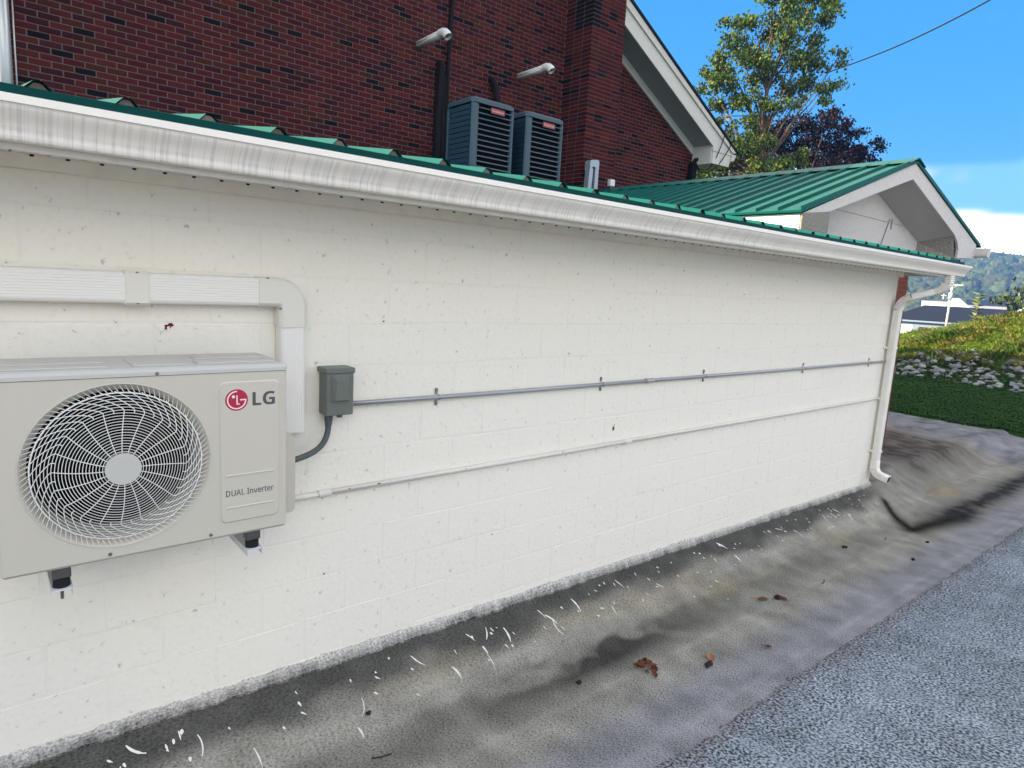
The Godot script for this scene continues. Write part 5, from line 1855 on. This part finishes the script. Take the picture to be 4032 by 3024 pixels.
# ---------------------------------------------------------------- litter, splashes, chips
func build_litter() -> void:
	# old paint splashed on the apron
	var b := MB.new()
	for i in 150:
		var x := rng.randf_range(-0.3, 7.5)
		var z := 0.06 + absf(rng.randfn()) * 0.13
		if z > 0.5:
			continue
		var a := rng.randf_range(0.3, 1.9)
		var len := rng.randf_range(0.01, 0.035) if rng.randf() < 0.72 else rng.randf_range(0.04, 0.12)
		var wd := rng.randf_range(0.0022, 0.005)
		var curve := rng.randf_range(-14.0, 14.0)
		var p := Vector2(x, z)
		var l0 := []
		var l1 := []
		var n := 7
		for k in n:
			var t := k / (n - 1.0)
			var d := Vector2(cos(a), sin(a))
			var s := Vector2(-d.y, d.x) * wd * (0.4 + 0.8 * sin(PI * clampf(t + 0.1, 0.0, 1.0))) * rng.randf_range(0.7, 1.3)
			var u := p + s
			var v := p - s
			l0.append(Vector3(u.x, apron_y(u.x, u.y) + 0.0025, u.y))
			l1.append(Vector3(v.x, apron_y(v.x, v.y) + 0.0025, v.y))
			p += d * len / n
			a += curve * len / n
		b.band(l0, l1, Vector3(x, -50, z))
	var s := struct("paint_splashes", b.done(), M.paint_splash, "stuff")
	tag(s, "white paint splashes and drips on the concrete apron", "paint splashes")
	# pale stone chips on the asphalt
	var xf := []
	var cols := []
	for i in 1500:
		var z := 1.30 + absf(rng.randfn()) * 1.0
		var x := rng.randf_range(0.6, 11.0)
		if z > 4.0:
			continue
		var k := rng.randf_range(0.0018, 0.0055) if rng.randf() < 0.95 else rng.randf_range(0.006, 0.010)
		xf.append(Transform3D(rand_basis().scaled(Vector3(k, k * 0.6, k)), Vector3(x, apron_y(x, z) + 0.010, z)))
		var v := rng.randf_range(0.10, 0.42) if rng.randf() < 0.88 else rng.randf_range(0.55, 0.75)
		cols.append(Color(v, v, v * 0.98))
	tag(many("gravel", rock_mesh(55), M.forest_leaf, xf, cols), "loose stone chips on the rough asphalt", "gravel", "", "stuff")
	# fallen leaves, twigs and nuts
	var leaves := [[4.316, 0.647, "leaf_brown", "curled red brown leaf in the swale, left of the black nut husk", 0.055], [4.46, 0.72, "leaf_brown", "flat brown leaf against the black nut husk", 0.05], [3.30, 0.885, "leaf_tan", "orange tan fallen leaf near the asphalt edge", 0.055], [2.90, 0.78, "leaf_brown", "dark brown leaf in the wet leaf heap", 0.05], [2.86, 0.815, "leaf_brown", "small red leaf just below the wet leaf heap", 0.035], [3.72, 1.02, "leaf_brown", "thin brown leaf alone beside the asphalt", 0.03]]
	for q in leaves:
		b = MB.new()
		var k: float = q[4]
		var pp := [Vector3(-k, 0.004, 0), Vector3(-k * 0.35, 0.012, k * 0.42), Vector3(k * 0.4, 0.010, k * 0.36), Vector3(k, 0.016, 0), Vector3(k * 0.35, 0.014, -k * 0.38), Vector3(-k * 0.4, 0.013, -k * 0.34)]
		for i in 6:
			b.tri(Vector3(0, 0.003, 0), pp[(i + 1) % 6], pp[i])
		b.tube([pp[3], pp[3] + Vector3(k * 0.7, 0.006, 0.008)], 0.0013, 4)
		var o := single("fallen_leaf", b.done(), M[q[2]], q[3], "leaf", "leaves fallen in the swale", Vector3(q[0], apron_y(q[0], q[1]) + 0.001, q[1]))
		o.rotation.y = rng.randf() * TAU
	var dark := [[4.43, 0.70, 0.026, "round black nut husk lying in the swale"], [3.22, 0.93, 0.022, "long black scrap beside the orange tan leaf"], [1.354, 0.285, 0.014, "black blob of litter on the apron near the left end"], [6.0, 0.50, 0.018, "dark curled scrap on the apron under the painted drips"], [6.25, 0.98, 0.020, "clump of black litter in the swale near the downspout"], [2.45, 0.62, 0.017, "little dark crumb on the concrete left of the leaf heap"], [6.9, 0.88, 0.014, "dark speck of litter farthest along the swale"]]
	for q in dark:
		var o := single("litter_scrap", rock_mesh(int(q[0] * 100)), M.twig, q[3], "litter", "dark scraps in the swale", Vector3(q[0], apron_y(q[0], q[1]) + q[2] * 0.45, q[1]))
		var long: float = 2.2 if "long" in q[3] or "curled" in q[3] else 1.15
		o.basis = Basis(Vector3.UP, rng.randf_range(-0.4, 0.4)) * Basis.from_scale(Vector3(q[2] * long, q[2] * 0.7, q[2]))
	var heap := thing("leaf_heap", "small heap of wet dark leaves where the swale is blackest", "leaves", Vector3(2.88, apron_y(2.88, 0.72), 0.72))
	for i in 9:
		b = MB.new()
		var k := rng.randf_range(0.02, 0.04)
		b.tri(Vector3(-k, 0, 0), Vector3(0, k * 0.5, k * 0.7), Vector3(k, 0, 0))
		b.tri(Vector3(-k, 0, 0), Vector3(k, 0, 0), Vector3(0, k * 0.3, -k * 0.7))
		var o := part("leaf", b.done(), M.leaf_brown if i % 3 else M.twig, heap, Vector3(rng.randf_range(-0.05, 0.05), 0.004 + 0.003 * i, rng.randf_range(-0.05, 0.05)))
		o.rotation.y = rng.randf() * TAU
	for q in [[1.30, 0.52, 0.045, "thin dark twig on the apron near the bottom left"], [5.05, 0.75, 0.05, "thin dark twig in the middle of the swale"], [6.6, 0.62, 0.05, "thin dark twig below the downspout stain"]]:
		b = MB.new()
		b.tube([Vector3(-q[2], 0.004, 0), Vector3(0, 0.006, 0.006), Vector3(q[2], 0.004, -0.004)], 0.0028, 5)
		var o := single("twig", b.done(), M.twig, q[3], "twig", "twigs in the swale", Vector3(q[0], apron_y(q[0], q[1]) + 0.002, q[1]))
		o.rotation.y = rng.randf_range(-0.6, 0.6)


func build_ground() -> void:
	var h := func(x: float, z: float) -> float: return apron_y(x, z)
	var near_x := steps(-3.0, 9.0, 0.026)
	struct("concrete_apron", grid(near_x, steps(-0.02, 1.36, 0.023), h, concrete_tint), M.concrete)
	var side := func(x: float, z: float) -> float: return apron_y(x, z) - 0.0
	struct("concrete_drive", grid(steps(9.0, 14.4, 0.05), steps(-6.0, 1.36, 0.05), side, concrete_tint), M.concrete)
	struct("concrete_corner", grid(steps(7.69, 9.0, 0.05), steps(-0.9, -0.02, 0.04), side, concrete_tint), M.concrete)
	# asphalt, its ragged edge lying over the concrete
	var az := PackedFloat32Array([0.0, 0.02, 0.05])
	az.append_array(steps(0.08, 1.6, 0.03))
	az.append_array(steps(1.65, 5.0, 0.10))
	var ax := steps(-3.0, 14.4, 0.03)
	var edge := func(x: float) -> float: return 1.285 + 0.022 * wob.get_noise_2d(x * 240.0, 7.0) + 0.018 * wob.get_noise_2d(x * 60.0, 7.0) + 0.012 * wob.get_noise_2d(x * 14.0, 7.0)
	var st := SurfaceTool.new()
	st.begin(Mesh.PRIMITIVE_TRIANGLES)
	st.set_smooth_group(1)
	for j in az.size():
		for i in ax.size():
			var x := ax[i]
			var z: float = edge.call(x) + az[j]
			var lift := 0.009 * smoothstep(-0.001, 0.03, az[j]) - 0.004 * (1.0 if j == 0 else 0.0)
			lift += 0.003 * wob.get_noise_2d(x * 400.0, z * 400.0)
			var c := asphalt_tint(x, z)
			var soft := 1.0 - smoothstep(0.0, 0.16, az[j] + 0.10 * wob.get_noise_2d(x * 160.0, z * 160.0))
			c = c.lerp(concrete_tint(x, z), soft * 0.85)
			st.set_color(c)
			st.add_vertex(Vector3(x, apron_y(x, z) + lift, z))
	var w := ax.size()
	for j in az.size() - 1:
		for i in w - 1:
			var a := j * w + i
			for k in [a, a + 1, a + w, a + 1, a + w + 1, a + w]:
				st.add_index(k)
	st.generate_normals()
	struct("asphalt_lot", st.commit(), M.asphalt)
	# lawn and bank
	var lawn_tint := func(x: float, z: float) -> Color:
		var v := 1.0 + 0.35 * wob.get_noise_2d(x * 15.0, z * 15.0)
		return Color(0.022 * v, 0.055 * v, 0.010 * v)
	var lawn_y := func(x: float, z: float) -> float: return land_y(x, z) + 0.012 * smoothstep(13.7, 14.2, x)
	struct("lawn", grid(steps(13.72, 20.8, 0.2), steps(-40.0, 14.0, 0.3), lawn_y, lawn_tint), M.soil)
	var bank_tint := func(x: float, z: float) -> Color:
		var n := wob.get_noise_2d(x * 9.0, z * 9.0)
		return mixc(Color(0.07, 0.095, 0.03), Color(0.16, 0.14, 0.06), n + 0.3)
	struct("grassy_bank", grid(steps(20.8, 54.0, 0.35), steps(-40.0, 30.0, 0.5), bank_y, bank_tint), M.soil)
	# the ground beyond, one sheet to the foot of the mountain
	var far_x := PackedFloat32Array([-900, -400, -200, -100, -50, -25, -12, -3.2, 0, 7, 14, 20, 30, 40, 50, 60, 80, 110, 150, 220, 320, 500, 900])
	var far_z := PackedFloat32Array([-900, -500, -300, -200, -120, -80, -50, -40, -25, -12, -6, 0, 4, 8, 14, 20, 30, 45, 70, 120, 250, 500, 900])
	var far_y := func(x: float, z: float) -> float: return -0.75 - 7.0 * smoothstep(22.0, 60.0, x) if z < 6.0 or x > 14.0 else 0.08
	var far_tint := func(x: float, z: float) -> Color:
		if x > 40.0 or z < -30.0 or z > 34.0:
			return Color(0.11, 0.13, 0.04)
		return Color(0.33, 0.30, 0.25)
	struct("ground", grid(far_x, far_z, far_y, far_tint), M.soil)


# ---------------------------------------------------------------- sky
func sky_image() -> ImageTexture:
	var w := 1024
	var h := 512
	var im := Image.create(w, h, false, Image.FORMAT_RGBF)
	var n := FastNoiseLite.new()
	n.seed = 42
	n.noise_type = FastNoiseLite.TYPE_SIMPLEX_SMOOTH
	n.frequency = 1.0
	n.fractal_octaves = 6
	var sun := -SUN_TRAVEL.normalized()
	for j in h:
		var t := PI * (j + 0.5) / h
		for i in w:
			var a := (i + 0.5) / w * TAU
			var d := Vector3(sin(a) * sin(t), cos(t), -cos(a) * sin(t))
			var up := maxf(d.y, 0.0)
			var c := Color(0.020, 0.130, 0.345).lerp(Color(0.055, 0.225, 0.40), pow(1.0 - up, 4.0))
			c = c.lerp(Color(0.24, 0.34, 0.40), pow(1.0 - up, 16.0))
			var near := maxf(d.dot(sun), 0.0)
			c += Color(1.0, 0.94, 0.82) * (0.25 * pow(near, 4.0) + 1.2 * pow(near, 40.0))
			if d.y > 0.0:
				# broken fair-weather cloud on a flat layer, the unseen part added as fill light
				var p := Vector2(d.x, d.z) / (d.y + 0.10)
				var v := n.get_noise_2d(p.x * 0.36 + CLOUD_SHIFT.x, p.y * 0.36 + CLOUD_SHIFT.y)
				var cover := smoothstep(-0.08, 0.18, v) * smoothstep(0.0, 0.03, d.y)
				c = c.lerp(Color(1.32, 1.20, 1.02), cover * 0.92)
			else:
				c = Color(0.16, 0.16, 0.13)
			im.set_pixel(i, j, c)
	return ImageTexture.create_from_image(im)


func _ready() -> void:
	rng.seed = 20240817
	wob.seed = 9
	wob.noise_type = FastNoiseLite.TYPE_SIMPLEX_SMOOTH
	wob.frequency = 0.05
	wob.fractal_octaves = 3
	# camera
	var cam := Camera3D.new()
	cam.name = "camera"
	cam.fov = 61.13
	cam.far = 3000.0
	cam.near = 0.05
	add_child(cam)
	cam.transform = Transform3D(Basis(Vector3(0.77093629, 0.05548865, 0.63449054), Vector3(0.05661193, 0.98628469, -0.15504061), Vector3(-0.6343913, 0.15544617, 0.75722135)).orthonormalized(), EYE)
	cam.current = true
	# sky, haze, exposure
	var env := Environment.new()
	env.background_mode = Environment.BG_SKY
	var sky := Sky.new()
	var sm := PanoramaSkyMaterial.new()
	sm.panorama = sky_image()
	sky.sky_material = sm
	env.sky = sky
	env.tonemap_mode = Environment.TONE_MAPPER_LINEAR
	env.tonemap_exposure = 2.9
	env.sdfgi_enabled = true
	env.ssao_enabled = true
	env.ssil_enabled = true
	env.fog_enabled = true
	env.fog_density = 0.0005
	env.fog_light_color = Color(0.42, 0.64, 0.98)
	var we := WorldEnvironment.new()
	we.name = "world_environment"
	we.environment = env
	add_child(we)
	# morning sun from behind the church
	var sun := DirectionalLight3D.new()
	sun.name = "sun"
	sun.light_energy = 1.55
	sun.light_color = Color(1.0, 0.92, 0.78)
	sun.light_angular_distance = 0.5
	sun.shadow_enabled = true
	add_child(sun)
	sun.basis = Basis.looking_at(SUN_TRAVEL.normalized(), Vector3.UP)

	make_materials()
	build_ground()
	build_mountain()
	build_church()
	build_gable_wing()
	build_wing()
	build_trees()
	build_far()
	build_growth()
	build_rocks()
	build_roof_things()
	build_gutter()
	build_downspout()
	build_unit()
	build_wall_fittings()
	build_litter()
